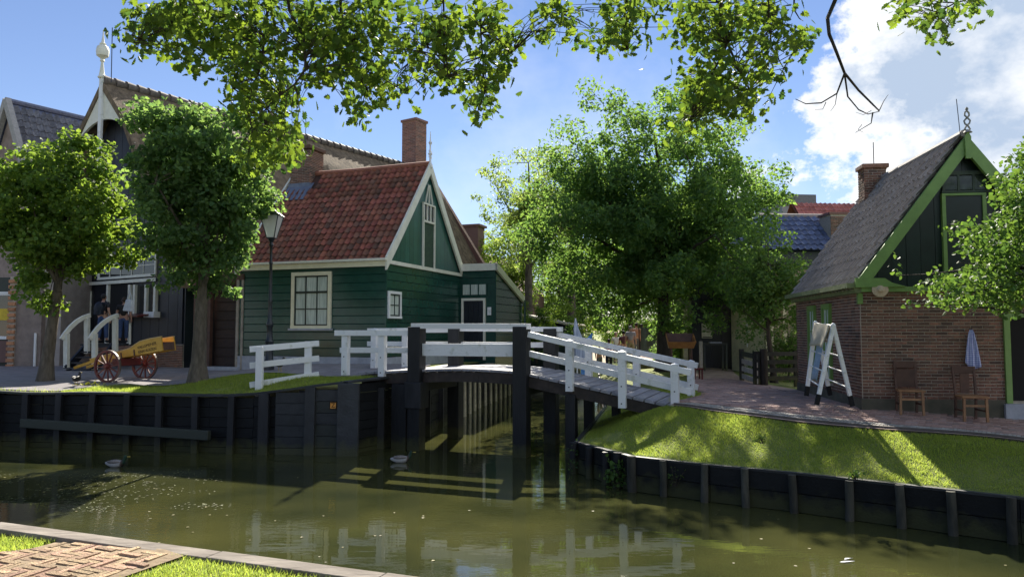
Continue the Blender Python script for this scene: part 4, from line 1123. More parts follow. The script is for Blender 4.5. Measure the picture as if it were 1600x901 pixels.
# rings finial
q = MB(); cx_, zb_ = HW / 2, HP + .16
for sg in (1, -1):
    pts = [(cx_ + sg * .055 * math.sin(t * math.pi * 3 / 8 + .3) * (1 if t < 8 else .6), -.2 + .012 * sg, zb_ + t * .055) for t in range(0, 9)]
    q.tube(pts, .018, 6)
q.lathe([(.09, -.02), (.05, .02), (.03, .04)], 8, (cx_, -.2, zb_)); q.lathe([(.01, .43), (.035, .46), (.01, .5)], 8, (cx_, -.2, zb_)); q.build('finial', mat('grey_finial', (.30, .30, .29)), hb_, smooth=True)
MB().tube([(cx_ - .09, -.1, zb_ - .05), (cx_ - .14, -.1, zb_ + .70)], .008, 5).build('lightning_rod', iron, hb_)
# attic hatch and panes
a0, a1 = rx(1478), rx(1548); zt = rz_(1512, 305)
q = MB(); q.box(a0, a0 + .07, .0, .08, HE, zt); q.box(a1 - .07, a1, .0, .08, HE, zt); q.box(a0, a1, -.005, .075, zt, zt + .045); q.build('hatch_frame', lime, hb_)
MB().box(a0 + .07, a1 - .07, .03, .075, HE + .02, zt).build('hatch_door', darkboard, hb_)
for k in range(3):
    l = rx(1484) + k * .285; MB().box(l, l + .235, .03, .07, zt + .12, zt + .40).build('attic_pane', mat('attic_glass', (.05, .07, .055), (.02, .03, .025), rough=.08), hb_)
q = MB(); l = rx(1484); q.box(l - .06, l + .88, .02, .075, zt + .42, zt + .50); q.box(l - .06, l + .88, .02, .075, zt + .06, zt + .105)
for k in range(4): q.box(l - .045 + k * .285, l + .0 + k * .285, .02, .074, zt + .105, zt + .42)
q.build('attic_frame', mat('dull_green_frame', (.05, .075, .055)), hb_)
# roof
sl2 = math.atan2(HP - HE, HW / 2); SL2 = math.hypot(HP - HE, HW / 2)
for sg in (0, 1):
    q = MB(); x0 = -.06 if not sg else HW + .06; z0 = HE - .06 * math.tan(sl2) + .04
    q.add([(x0, -.10, z0 + .06), (x0, HD + .1, z0 + .06), (HW / 2, HD + .1, HP + .10), (HW / 2, -.10, HP + .10), (x0, -.10, z0 - .03), (x0, HD + .1, z0 - .03), (HW / 2, HD + .1, HP - .03), (HW / 2, -.10, HP - .03)],
          [(0, 1, 2, 3), (4, 7, 6, 5), (0, 4, 5, 1), (3, 2, 6, 7), (0, 3, 7, 4), (1, 5, 6, 2)])
    rf = q.build('roof', mat('roof_underlay_grey', (.05, .045, .045)), hb_)
    if not sg:
        # eave runs from back to front on the left: x axis = -y
        roof_tiles(rf, (-.12, HD + .08, HE - .12 * math.tan(sl2) + .12), (0, -1, 0), (math.cos(sl2), 0, math.sin(sl2)), HD + .14, SL2 + .17, .235, .29, greytile, amp=.065,
                   skip=lambda u, v: False)
MB().tube([(HW / 2, -.08, HP + .16), (HW / 2, HD, HP + .16)], .085, 8).build('ridge', greytile, hb_)
q = MB(); q.beam((-.10, HD + .12, HE - .0), (HW / 2, HD + .12, HP + .16), .07, .16, up=(0, 1, 0)); q.build('rear_barge_board', white, hb_)
# chimney
yk = HD - .45
q = MB(); q.box(HW / 2 - .47, HW / 2 + .07, yk - .22, yk + .22, HP - 1.1, HP + .42); c3 = q.build('chimney', mortar, hb_)
brick_wall(c3, Matrix.Translation((HW / 2 - .20, yk - .207, 0)), -.28, .28, HP - 1.1, HP + .42, brick, n_obj=0)
brick_wall(c3, Matrix.Translation((HW / 2 - .457, yk, 0)) @ Matrix.Rotation(R(-90), 4, 'Z'), -.23, .23, HP - 1.1, HP + .42, brick, n_obj=0)
MB().box(HW / 2 - .53, HW / 2 + .13, yk - .28, yk + .28, HP + .42, HP + .53).build('chimney_cap', brick, c3, bevel=.015)
MB().tube([(HW / 2 - .15, yk, HP + .5), (HW / 2 - .15, yk, HP + 1.15)], .012, 5).build('rod', iron, c3)

# ------------------------------------------------------------------ roofs behind on the right
p = at(1265, 340, 34)
bt = thing('blue_tiled_house', (p.x, 34, 1.3), R(4), 'low house with blue-grey pantile roof behind the small brick house', 'house')
zt = at(1265, 340, 34).z - 1.3; ze = at(1265, 392, 32.2).z - 1.3
MB().prism([(-6, -.5), (5, -.5), (5, ze), (-6, ze)], -1.6, 3).build('wall', darkboard, bt)
q = MB(); q.add([(-6, -2, ze), (5, -2, ze), (5, 0, zt), (-6, 0, zt)], [(0, 1, 2, 3)]); q.add([(-6, 2, ze), (5, 2, ze), (5, .02, zt), (-6, .02, zt)], [(0, 1, 2, 3)]); q.build('roof', slate2, bt)
roof_tiles(bt, (-4, -2.05, ze + .03), (1, 0, 0), (0, 2, zt - ze), 9, math.hypot(2, zt - ze), .30, .36, slate2, n_obj=300)
MB().tube([(-6, 0, zt + .08), (5, 0, zt + .08)], .10, 8).build('ridge', mat('pale_ridge', (.42, .36, .33)), bt)
cc = at(1304, 345, 33); 
q = MB(); q.box(cc.x - p.x - .55, cc.x - p.x + .75, -1.6, -.6, ze - .2, zt - .1); kc = q.build('dormer_stack', mortar, bt)
brick_wall(kc, Matrix.Translation((cc.x - p.x + .1, -1.587, 0)), -.65, .65, ze - .2, zt - .15, brick, n_obj=0)
MB().box(cc.x - p.x - .62, cc.x - p.x + .82, -1.66, -.55, zt - .1, zt + .0).build('cap', brickp, kc)
p = at(1290, 318, 46)
rt = thing('red_tiled_house', (p.x, 46, 1.3), R(4), 'house with a strip of red pantile roof beyond the blue roof', 'house')
zt = p.z - 1.3
MB().box(-2.2, 7, -1.5, 3, -.5, zt - 1.6).build('wall', brickp, rt)
q = MB(); q.add([(-2.3, -1.6, zt - 1.7), (7, -1.6, zt - 1.7), (7, 0, zt), (-2.3, 0, zt)], [(0, 1, 2, 3)]); q.add([(-2.3, 1.6, zt - 1.7), (7, 1.6, zt - 1.7), (7, 0.02, zt), (-2.3, 0.02, zt)], [(0, 1, 2, 3)]); q.build('roof', redtile, rt)
roof_tiles(rt, (-2.2, -1.62, zt - 1.68), (1, 0, 0), (0, 1.6, 1.7), 6.5, 2.3, .31, .36, mat('bright_red_tile', (.55, .19, .14), (.42, .13, .10), vary=.25), n_obj=300)
p = at(1248, 304, 58)
gbx = thing('grey_flat_block', (p.x, 58, 1.3), R(5), 'grey flat-topped block with a pale corner post far behind', 'building')
zt = p.z - 1.3
MB().box(-1.4, 1.35, 0, 5, -.5, zt - .9).build('wall', mat('grey_cladding', (.30, .31, .33)), gbx); MB().box(-1.45, 1.4, -.1, 5.1, zt - .9, zt).build('parapet', mat('grey_parapet', (.17, .18, .21)), gbx); MB().box(-.7, -.5, -.15, 0, 2, zt - 1.1).build('corner_post', white, gbx)

# cream house with dark shop front behind the fence
p = at(1120, 540, 30)
cr = thing('cream_house', (p.x, 29.5, 1.3), R(0), 'black boarded house front with cream side wall and pinned poster', 'house')
def cx2(px, Y=29.5): return (px - 800) / FPX * Y * 1.0 - p.x
def cz(py, Y=29.5): return at(1100, py, Y).z - 1.3
MB().box(cx2(1080), cx2(1140), 0, 4, -.3, 3.9).build('dark_front', navy, cr)
for k in range(4): MB().box(cx2(1080) + k * .4, cx2(1080) + k * .4 + .39, -.03, 0, 0, 3.6).build('board', navy, cr)
q = MB(); q.add([(cx2(1141), -.1, 0), (cx2(1166), -2.4, 0), (cx2(1166), -2.4, 3.6), (cx2(1141), -.1, 3.6), (cx2(1141) + .1, .1, 0), (cx2(1166) + .1, -2.2, 0), (cx2(1166) + .1, -2.2, 3.6), (cx2(1141) + .1, .1, 3.6)],
                [(0, 1, 2, 3), (4, 7, 6, 5), (0, 3, 7, 4), (1, 5, 6, 2), (3, 2, 6, 7)]); q.build('cream_wall', mat('cream_boards', (.78, .73, .50), (.62, .58, .40)), cr)
q = MB(); q.box(cx2(1166) - .1, cx2(1170) + .1, -2.5, -2.3, 0, 3.6); q.box(cx2(1066), cx2(1072), -.2, 0, 0, 2.5); q.build('pale_post', mat('cream_post', (.62, .55, .38)), cr)
MB().box(cx2(1172), cx2(1300), -1.2, 4, -.3, 4.0).build('rear_wall', mat('brown_boards_wall', (.30, .24, .16), (.2, .16, .10)), cr)
MB().box(cx2(1168), cx2(1192), -1.26, -1.2, .3, 3).build('dark_opening', dark, cr)
q = MB(); x0, x1, z0, z1 = cx2(1169, 28), cx2(1192, 28), cz(542, 28), cz(495, 28)
for x in (x0, x0 + .15, x1): q.box(x - .02, x + .02, -1.34, -1.30, z0, z1)
q.box(x0, x1, -1.345, -1.305, (z0 + z1) / 2 - .02, (z0 + z1) / 2 + .02)
q.beam((x0 + .15, -1.32, (z0 + z1) / 2), (x1, -1.32, z1), .03, .03); q.beam((x0 + .15, -1.32, (z0 + z1) / 2), (x1, -1.32, z0), .03, .03)
q.beam((x0 + .15, -1.36, z1), (x1, -1.36, z0), .03, .03)
q.build('white_lattice', white, cr)
MB().prism([(cx2(1076), 3.6), (cx2(1310), 3.6), (cx2(1310), 4.6), (cx2(1076), 4.6)], -.3, 3).build('roof', greytar, cr)
for px in (1205, 1236): MB().box(cx2(px), cx2(px) + .12, -1.30, -1.2, 0, 3.6).build('post', mat('cream_post', (.6, .5, .3)), cr)
# poster with lines
po = thing('poster', (cx2(1095) + p.x, 29.43, 1.3), 0, 'cream poster with dark lines of print on the black boards', 'poster')
z0, z1 = cz(528), cz(505); MB().box(0, .42, -.02, 0, z0, z1).build('sheet', mat('poster_cream', (.70, .66, .50)), po)
q = MB(); q.box(.03, .39, -.024, -.0205, z0 + .02, z0 + .055); q.box(.08, .34, -.024, -.0205, z0 + .25, z0 + .28); q.box(.12, .30, -.024, -.0205, z0 + .34, z0 + .36); q.build('print', dark, po)
# low shed with a cream roof edge behind the annex
p = at(845, 500, 38)
sd_ = thing('low_shed', (p.x, 38, 1.4), R(-15), 'low dark shed with a pale sloping roof edge beyond the annex', 'shed')
za, zb2 = at(820, 492, 38).z - 1.4, at(868, 508, 38).z - 1.4
MB().prism([(-.85, -.5), (1.6, -.5), (1.6, zb2 - .15), (-.85, za - .15)], 0, 4).build('wall', darkboard, sd_)
q = MB(); q.beam((-.95, 1.9, za), (1.7, 1.9, zb2), 4.3, .10); q.build('roof', mat('pale_shed_roof', (.62, .55, .42)), sd_)
# ------------------------------------------------------------------ porch steps with curved handrails
def gpt(px, py, Y): return at(px, py, Y)
st = thing('porch_steps', (-15.6, 25.4, 1.5), R(-12), 'dark wooden steps with two pale curved handrails up to the barn doorway', 'steps')
stI = (Matrix.Translation((-15.6, 25.4, 1.5)) @ Matrix.Rotation(R(-12), 4, 'Z')).inverted()
def sp(px, py, Y): return stI @ at(px, py, Y)
for poff, Yb in (((97, 531), 25.2), ((141, 531), 25.2)):
    x0 = poff[0]
    pts = [sp(x0 + dx, y, Yb + dy) for dx, y, dy in ((-1, 530, 0), (5, 521, .1), (13, 511, .25), (23, 502, .45), (33, 496, .65), (43, 492.5, .9))]
    q = MB()
    for a, b in zip(pts[:-1], pts[1:]): q.beam(a, b + (b - a) * .06, .10, .15)
    q.build('curved_handrail', creamwhite, st, bevel=.012)
    for dx, yt, yb, dy in ((7, 521, 577, .1), (39, 497, 552, .75)):
        a = sp(x0 + dx, yt, Yb + dy); b = sp(x0 + dx, yb, Yb + dy); q = MB(); q.beam(b, a, .16, .12, up=(0, 1, 0)); q.build('post', creamwhite, st)
for k in range(5):
    a = sp(103 + k * 8, 575 - k * 8.5, 25.3 + k * .25); b = sp(146 + k * 8, 575 - k * 8.5, 25.3 + k * .25)
    q = MB(); q.beam(a, b, .34, .05); q.build('step', mat('step_board', (.06, .06, .07), (.03, .03, .035), bump=.3), st)
q = MB(); q.beam(sp(104, 577, 25.25), sp(140, 537, 26.4), .06, .30); q.beam(sp(146, 577, 25.25), sp(182, 537, 26.4), .06, .30); q.build('stringer', navy, st)
q = MB(); a, b = sp(140, 538, 26.9), sp(206, 538, 26.9); q.beam(a, b, 1.2, .07); q.build('landing', greytar, st)
a, b = sp(203, 538, 26.4), sp(203, 505, 26.4); q = MB(); q.beam(a, b, .05, .05, up=(0, 1, 0)); q.build('thin_post', creamwhite, st)

# ------------------------------------------------------------------ hand cart
gzc = hL(-11.5, 20.8) + .035
ct = thing('hand_cart', (-11.2, 21.3, gzc), R(-17), 'ochre yellow two-wheeled handcart with dark red spoked wheels and lettered side', 'cart')
wr = .45
def wheel(y):
    w = MB(); pts = [(wr * math.cos(t) * .955, 0, wr * math.sin(t) * .955) for t in np.linspace(0, 2 * math.pi, 29)[:-1]]
    # rim of square section
    vs, fs = [], []
    for i in range(28):
        t = 2 * math.pi * i / 28
        for r_, yy in ((wr, -.03), (wr, .03), (wr - .05, .03), (wr - .05, -.03)): vs.append((r_ * math.cos(t), yy, r_ * math.sin(t)))
    for i in range(28):
        j = (i + 1) % 28
        for k in range(4): fs.append((i * 4 + k, i * 4 + (k + 1) % 4, j * 4 + (k + 1) % 4, j * 4 + k))
    wo = w.add(vs, fs).build('wheel', oxred, ct, M=TR(.0, y, wr))
    t_ = MB(); vs2 = [];
    for i in range(28):
        t = 2 * math.pi * i / 28
        for r_, yy in ((wr + .012, -.032), (wr + .012, .032), (wr + .001, .032), (wr + .001, -.032)): vs2.append((r_ * math.cos(t), yy, r_ * math.sin(t)))
    t_.add(vs2, fs).build('tyre', mat('dull_iron', (.16, .13, .12), (.1, .08, .07), metal=.6, rough=.5), wo)
    h_ = MB(); h_.lathe([(.045, -.11), (.06, -.07), (.08, -.03), (.08, .04), (.05, .09)], 12, M=Matrix.Rotation(R(90), 4, 'X')); h_.build('hub', oxred, wo, smooth=True)
    for i in range(12):
        t = 2 * math.pi * i / 12 + .1
        s_ = MB(); s_.beam((.06 * math.cos(t), 0, .06 * math.sin(t)), ((wr - .04) * math.cos(t), 0, (wr - .04) * math.sin(t)), .030, .034, up=(0, 1, 0)); s_.build('spoke', oxred, wo)
wheel(-.68); wheel(.68)
MB().tube([(0, -.68, wr), (0, .68, wr)], .03, 8).build('axle', iron, ct)
tl = R(10.5)
BT = TR(.10, 0, wr + .33) @ Matrix.Rotation(-tl, 4, 'Y')
for sy in (-.24, .24):
    q = MB(); n = 14; up = []
    for i in range(n + 1):
        u = i / n; x = -1.2 + 2.60 * u; zt = .05 + .10 * u + .12 * S(.55, .72, u) - .03 * S(.85, 1, u)
        up.append((x, zt))
    poly = [(-1.2, -.05), (1.40, -.15)] + up[::-1]
    q.prism(poly, sy - .02, sy + .02); q.build('side_board', yellow, ct, M=BT)
    q = MB()
    for a, b in zip(up[:-1], up[1:]): q.beam((a[0], sy, a[1] + .012), (b[0] + .004, sy, b[1] + .012), .06, .025)
    q.build('side_cap', mat('pale_ochre', (.66, .48, .22)), ct, M=BT)
    q = MB(); q.beam((-1.85, sy * .9, -.09), (-1.0, sy, -.01), .05, .08); q.build('handle', yellow, ct, M=BT)
    for x in (-.75, -.05, .42):
        MB().box(x - .02, x + .02, sy - .034, sy + .034, -.13, .05).build('iron_strap', woodd, ct, M=BT)
for k in range(6): MB().box(-1.15, 1.36, -.217 + k * .0725, -.217 + k * .0725 + .068, -.10, -.075).build('floor_board', yellow, ct, M=BT)
MB().box(1.37, 1.40, -.217, .217, -.13, .10).build('end_board', woodd, ct, M=BT)
MB().box(-.12, .12, -.40, .40, wr, wr + .20).build('bolster', oxred, ct)
tm = mat('cart_lettering', (.05, .03, .02))
text_mesh('lettering', 'VALLEMENER', .115, tm, ct, BT @ TR(.88, -.264, .09) @ Matrix.Rotation(R(90), 4, 'X') @ Matrix.Rotation(R(2), 4, 'Z'))
text_mesh('lettering', 'ENKHUIZEN', .115, tm, ct, BT @ TR(.88, -.264, -.05) @ Matrix.Rotation(R(90), 4, 'X'))

# ------------------------------------------------------------------ street lamp
lp = at(420, 588, 20.8)
lpz = hL(lp.x, 20.8) + .03
la = thing('street_lamp', (lp.x, 20.8, lpz), 0, 'old-fashioned black cast-iron street lamp with glass lantern before the green house', 'street lamp')
H_ = at(420, 372, 20.8).z - lpz
MB().lathe([(.15, 0), (.15, .25), (.11, .32), (.11, .75), (.13, .8), (.09, .88), (.075, 1.2), (.10, 1.25), (.10, 1.32), (.065, 1.4), (.055, 1.9), (.07, 1.95), (.05, 2.02), (.042, 3.0), (.06, 3.04), (.036, 3.1), (.034, H_ - .25), (.07, H_ - .2), (.04, H_ - .12), (.10, H_ - .02)], 12).build('post', iron, la, smooth=True)
ht = at(420, 337, 20.8).z - lpz
def frus(z0, r0, z1, r1, q, n=4):
    vs = [(r0 * math.cos(R(45 + 90 * i)), r0 * math.sin(R(45 + 90 * i)), z0) for i in range(4)] + [(r1 * math.cos(R(45 + 90 * i)), r1 * math.sin(R(45 + 90 * i)), z1) for i in range(4)]
    return q.add(vs, [(3, 2, 1, 0), (4, 5, 6, 7), (0, 1, 5, 4), (1, 2, 6, 5), (2, 3, 7, 6), (3, 0, 4, 7)])
lan = MB(); vs = []
for i in range(4):
    a = R(45 + 90 * i); lan.beam((.15 * math.cos(a), .15 * math.sin(a), H_), (.36 * math.cos(a), .36 * math.sin(a), ht), .02, .02)
    b = R(135 + 90 * i)
    lan.beam((.36 * math.cos(a), .36 * math.sin(a), ht), (.36 * math.cos(b), .36 * math.sin(b), ht), .025, .025); lan.beam((.15 * math.cos(a), .15 * math.sin(a), H_), (.15 * math.cos(b), .15 * math.sin(b), H_), .025, .025)
lo = lan.build('lantern_frame', iron, la)
gm = bpy.data.materials.new('lantern_glass'); gm.use_nodes = True; b_ = gm.node_tree.nodes['Principled BSDF']; b_.inputs['Transmission Weight'].default_value = .45; b_.inputs['Roughness'].default_value = .15; b_.inputs['IOR'].default_value = 1.1; b_.inputs['Base Color'].default_value = (.85, .9, .85, 1)
for i in range(4):
    a, b = R(45 + 90 * i), R(135 + 90 * i)
    MB().add([(.145 * math.cos(a), .145 * math.sin(a), H_), (.145 * math.cos(b), .145 * math.sin(b), H_), (.35 * math.cos(b), .35 * math.sin(b), ht), (.35 * math.cos(a), .35 * math.sin(a), ht)], [(0, 1, 2, 3)]).build('glass_pane', gm, lo)
q = MB(); frus(ht, .41, ht + .17, .13, q); frus(ht + .16, .10, ht + .26, .08, q); q.build('lantern_roof', iron, la)
MB().lathe([(.09, ht + .26), (.10, ht + .33), (.03, ht + .36), (.02, ht + .48)], 8).build('lantern_vent', iron, la, smooth=True)

# ------------------------------------------------------------------ people
def person(name_loc, rz, label, group, shirt, trousers, hair, height=1.75, arm=(0, 0), stride=0.06, detail=False, bag=None, hairr=1.0):
    s = height / 1.75
    t = thing('person', name_loc, rz, label, 'person', group)
    L = .09; ch = []
    hipz, kz, az = .92, .49, .08
    body = [[(0, 0, .98, .135), (0, .01, 1.15, .125), (0, .02, 1.34, .15), (0, .01, 1.47, .075), (0, .0, 1.54, .055)]]
    for sg in (-1, 1):
        st_ = stride * sg
        body.append([(0, 0, .98, .135), (sg * .10, 0, .90, .095), (sg * .105, st_ * .4 - .01, .49, .062), (sg * .11, st_, .10, .042), (sg * .11, st_ - .12, .045, .038), (sg * .11, st_ - .17, .03, .03)])
        a = arm[0 if sg < 0 else 1]
        hx_, hy_, hz_ = sg * .27, -.02 - .28 * a, .80 + .28 * a
        body.append([(0, .02, 1.34, .15), (sg * .19, .02, 1.42, .062), (sg * .24, .03, 1.14, .045), (hx_, -.02 - .18 * a, .92 + .17 * a, .032), (hx_, hy_, hz_ - .01, .028)])
        for f in range(4):
            o_ = (-.03 + f * .02)
            ln = (.07, .085, .08, .065)[f]
            if detail: body.append([(hx_, hy_, hz_ - .01, .028), (hx_, hy_ + o_, hz_ - .05, .010), (hx_ - sg * .01, hy_ + o_ * 1.1, hz_ - .05 - ln * .6, .009), (hx_ - sg * .025, hy_ + o_ * 1.1, hz_ - .05 - ln, .008)])
        if detail: body.append([(hx_, hy_, hz_ - .01, .028), (hx_ - sg * .015, hy_ - .04, hz_ - .03, .011), (hx_ - sg * .02, hy_ - .055, hz_ - .07, .009)])
    SC = Matrix.Diagonal((s, s, s, 1))
    skin('body', body, skinm, t, 2, SC)
    q = MB(); q.ell((0, -.01, 1.645), (.078, .095, .118), 14, 10); q.ell((0, -.105, 1.635), (.014, .02, .022), 6, 4)
    for sg in (-1, 1): q.ell((sg * .08, .0, 1.64), (.014, .022, .03), 6, 4)
    q.build('head', skinm, t, smooth=True, M=SC)
    q = MB(); 
    for sg in (-1, 1): q.ell((sg * .03, -.098, 1.655), (.012, .008, .008), 6, 4)
    q.box(-.025, .025, -.103, -.095, 1.592, 1.60); q.build('eyes_and_mouth', mat('eye_dark', (.03, .02, .02)), t, M=SC)
    q = MB(); q.ell((0, .018, 1.675), (.090 * hairr, .100 * hairr, .112 * hairr), 14, 8); q.build('hair', hair, t, smooth=True, M=SC)
    sh_ = [[(0, 0, 1.0, .155), (0, .01, 1.15, .148), (0, .02, 1.34, .168), (0, .01, 1.46, .08)]]
    for sg in (-1, 1): sh_.append([(0, .02, 1.34, .168), (sg * .19, .02, 1.42, .080), (sg * .225, .027, 1.24, .066)])
    skin('shirt', sh_, shirt, t, 2, SC)
    tr_ = [[(0, 0, 1.02, .148), (0, 0, .96, .15)]]
    for sg in (-1, 1):
        st_ = stride * sg
        tr_.append([(0, 0, .96, .15), (sg * .10, 0, .88, .112), (sg * .105, st_ * .4 - .01, .49, .080), (sg * .11, st_, .14, .066)])
    skin('trousers', tr_, trousers, t, 2, SC)
    q = MB()
    for sg in (-1, 1): q.ell((sg * .11, stride * sg - .06, .045), (.05, .14, .05), 10, 6)
    q.build('shoes', mat('dark_shoe', (.03, .03, .035)), t, smooth=True, M=SC)
    return t
hairb = mat('brown_hair', (.05, .03, .02)); hairg = mat('grey_hair', (.35, .33, .31)); hairk = mat('black_hair', (.012, .01, .01)); hairy = mat('fair_hair', (.36, .24, .12))
jeans = mat('blue_jeans', (.055, .10, .24), (.035, .065, .16), scale=20)
pt_ = at(160, 535, 26.6)
pm = person((pt_.x, 26.6, pt_.z + .01), R(170), 'person in dark t-shirt and jeans with a navy backpack entering the barn doorway', None, mat('dark_navy_shirt', (.018, .022, .035)), jeans, hairk, 1.74, arm=(.1, .35), detail=True)
q = MB(); q.ell((0, .235, 1.23), (.19, .12, .25), 12, 8); q.box(-.15, .15, .16, .31, 1.02, 1.14)
bp = q.build('backpack', mat('navy_backpack', (.012, .018, .035)), None, smooth=True); bp.matrix_basis = Matrix.Translation((pt_.x, 26.6, pt_.z)) @ Matrix.Rotation(R(170), 4, 'Z')
tag(bp, 'navy backpack worn by the person at the barn doorway', 'backpack')
q = MB()
for sg in (-1, 1): q.tube([(sg * .10, .17, 1.40), (sg * .12, .03, 1.50), (sg * .11, -.13, 1.42), (sg * .13, -.12, 1.2), (sg * .15, .1, 1.05)], .018, 6)
q.build('strap', mat('navy_backpack', (.01, .01, .02)), bp)
p2 = at(192, 535, 27.3)
person((p2.x, 27.3, p2.z + .01), R(200), 'person in black top and jeans half hidden behind the right handrail post', None, mat('black_top', (.012, .012, .014)), jeans, hairb, 1.66, arm=(0, .4))
# white tote bag hanging at the door
tb = at(201, 474, 26.0)
bg_ = thing('tote_bag', (tb.x, 26.0, tb.z), R(-25), 'white cloth tote bag hanging beside the barn doorway', 'bag')
q = MB(); q.prism([(-.27, -.26), (.24, -.30), (.19, .13), (-.11, .15)], -.05, .05); q.build('bag', mat('white_cloth', (.62, .66, .72), (.45, .48, .55), scale=8, bump=.6), bg_, bevel=.04)
MB().tube([(-.08, 0, .13), (-.0, 0, .42), (.03, 0, .62), (.05, 0, .42), (.16, 0, .12)], .018, 6).build('strap', mat('white_cloth', (.6, .6, .65)), bg_)
# visitors far down the path
G2 = 'visitors far along the path'
vis = [(936, 40, 20, 'person in a pale pink top far along the path, leftmost visitor', mat('pale_pink_top', (.62, .42, .40)), mat('grey_trousers', (.16, .16, .18)), hairb),
       (951, 36.5, 190, 'person in a bright red top far along the path', mat('red_shirt', (.70, .04, .03)), mat('dark_trousers', (.03, .03, .05)), hairb),
       (962, 42, 10, 'person in a white top just right of the red-shirted visitor', mat('white_shirt', (.75, .72, .70)), mat('grey_trousers', (.1, .1, .1)), hairy),
       (974, 38, 180, 'person in dark maroon clothes among the far visitors', mat('maroon_top', (.10, .03, .04)), mat('dark_trousers', (.03, .03, .04)), hairk),
       (985, 36.8, 170, 'person in a lilac-grey top and khaki trousers far along the path', mat('lilac_shirt', (.42, .38, .44)), mat('khaki_trousers', (.42, .33, .20)), hairg),
       (994, 39, 200, 'person in an orange-brown top near the grey screens', mat('orange_top', (.58, .27, .16)), mat('grey_trousers', (.1, .1, .1)), hairb),
       (1002, 40.5, 160, 'person in a pale lilac top, rightmost of the far visitors', mat('pale_lilac', (.60, .55, .66)), mat('dark_trousers', (.03, .03, .04)), hairk)]
for px, Y, rz, lab, a, b, c in vis:
    X = (px - 800) / FPX * Y
    person((X, Y, h(X, Y) + .03), R(rz), lab, None, a, b, c, random.uniform(1.6, 1.8), arm=(random.random() * .4, random.random() * .4))
# grey canvas screens
gs = at(1028, 548, 36)
sc_ = thing('canvas_screens', (gs.x, 36, h(gs.x, 36)), R(3), 'two hanging grey canvas panels on a rail beyond the bridge railing', 'screen')
gm_ = mat('grey_canvas', (.22, .22, .24), (.16, .16, .18), bump=.4)
for k in range(2):
    q = MB(); w = .75
    pts = [(-.85 + k * .85 + w * i / 8, .04 * math.sin(i * 1.4)) for i in range(9)]
    vs = [(x, y, 0.35) for x, y in pts] + [(x, y, 1.62 - .10 * math.sin(i * math.pi / 8)) for i, (x, y) in enumerate(pts)]
    vs += [(x, y + .02, z) for x, y, z in vs]
    fs = [(i, i + 1, i + 10, i + 9) for i in range(8)] + [(i + 18, i + 27, i + 28, i + 19) for i in range(8)]
    q.add(vs, fs); q.build('panel', gm_, sc_)
q = MB(); q.beam((-.95, .03, 1.66), (1.9, .03, 1.72), .03, .03)
for x in (-.92, -.04, .82, 1.85): q.beam((x, .03, 0), (x, .03, 1.7), .05, .05, up=(0, 1, 0))
q.build('rail', woodd, sc_)
# closed blue and white parasol / stall cloth
bs_ = at(905, 545, 24)
ps = thing('folded_parasol', (bs_.x, 24, h(bs_.x, 24)), R(10), 'folded blue and white parasol leaning behind the bridge railing', 'parasol')
zt = at(901, 497, 24).z - h(bs_.x, 24)
MB().tube([(-.05, 0, 0), (-.12, 0, zt)], .025, 8).build('pole', white, ps)
q = MB(); n = 12
rings = [(zt, .015, -.12), (zt - .35, .07, -.10), (zt - .8, .13, 0.0), (zt - 1.35, .18, .08)]
vs = []; 
for z, r_, ox in rings:
    for i in range(n): t = 2 * math.pi * i / n; k = 1 + .35 * math.cos(5 * t); vs.append((ox + r_ * k * math.cos(t), r_ * k * math.sin(t), z))
fs = [(r_ * n + i, r_ * n + (i + 1) % n, (r_ + 1) * n + (i + 1) % n, (r_ + 1) * n + i) for r_ in range(3) for i in range(n)]
q.add(vs, fs); q.build('canopy', mat('pale_blue_canvas', (.60, .66, .78), (.22, .28, .42), scale=6, stretch=(2, 2, .2)), ps, smooth=True)
q = MB(); q.add([(.08, 0, 1.65), (.48, .05, 2.0), (.40, .1, 1.35), (.15, .06, 1.2)], [(0, 1, 2, 3)]); q.add([(.05, .05, .35), (.35, .1, .33), (.38, .1, 1.0), (.08, .05, 1.1)], [(0, 1, 2, 3)])
q.build('blue_cloth', mat('sky_blue_cloth', (.12, .33, .72), (.08, .24, .58)), ps)
# wooden tub cart at the end of the bridge
wc = at(1064, 560, 24.5)
wt = thing('wooden_box_cart', (wc.x, 24.5, h(wc.x, 24.5) + .03), R(-8), 'warm brown wooden box on legs with small wheels beside the path', 'cart')
zb0, zt0 = at(1064, 545, 24.5).z - h(wc.x, 24.5), at(1064, 535, 24.5).z - h(wc.x, 24.5)
warm = mat('warm_orange_wood', (.36, .17, .05), (.24, .10, .03), scale=6, rough=.4)
q = MB(); w0, w1 = .36, .44
for (a, b) in (((-w0, -.3, zb0), (-w1, -.4, zt0 + .12)), ((w0, -.3, zb0), (w1, -.4, zt0 + .12))): pass
def quadbox(P, t=.025):
    return P
q.add([(-w0, -.30, zb0), (w0, -.30, zb0), (w1, -.38, zt0), (-w1, -.38, zt0), (-w0, -.27, zb0), (w0, -.27, zb0), (w1, -.35, zt0), (-w1, -.35, zt0)], [(0, 1, 2, 3), (4, 7, 6, 5), (3, 2, 6, 7), (0, 4, 5, 1)]); q.build('front_board', warm, wt)
q = MB(); q.add([(-w0, .40, zb0), (w0, .40, zb0), (w1, .48, zt0 + .28), (-w1, .48, zt0 + .28), (-w0, .43, zb0), (w0, .43, zb0), (w1, .51, zt0 + .28), (-w1, .51, zt0 + .28)], [(0, 1, 2, 3), (4, 7, 6, 5), (3, 2, 6, 7), (0, 4, 5, 1)]); q.build('back_board', woodd, wt)
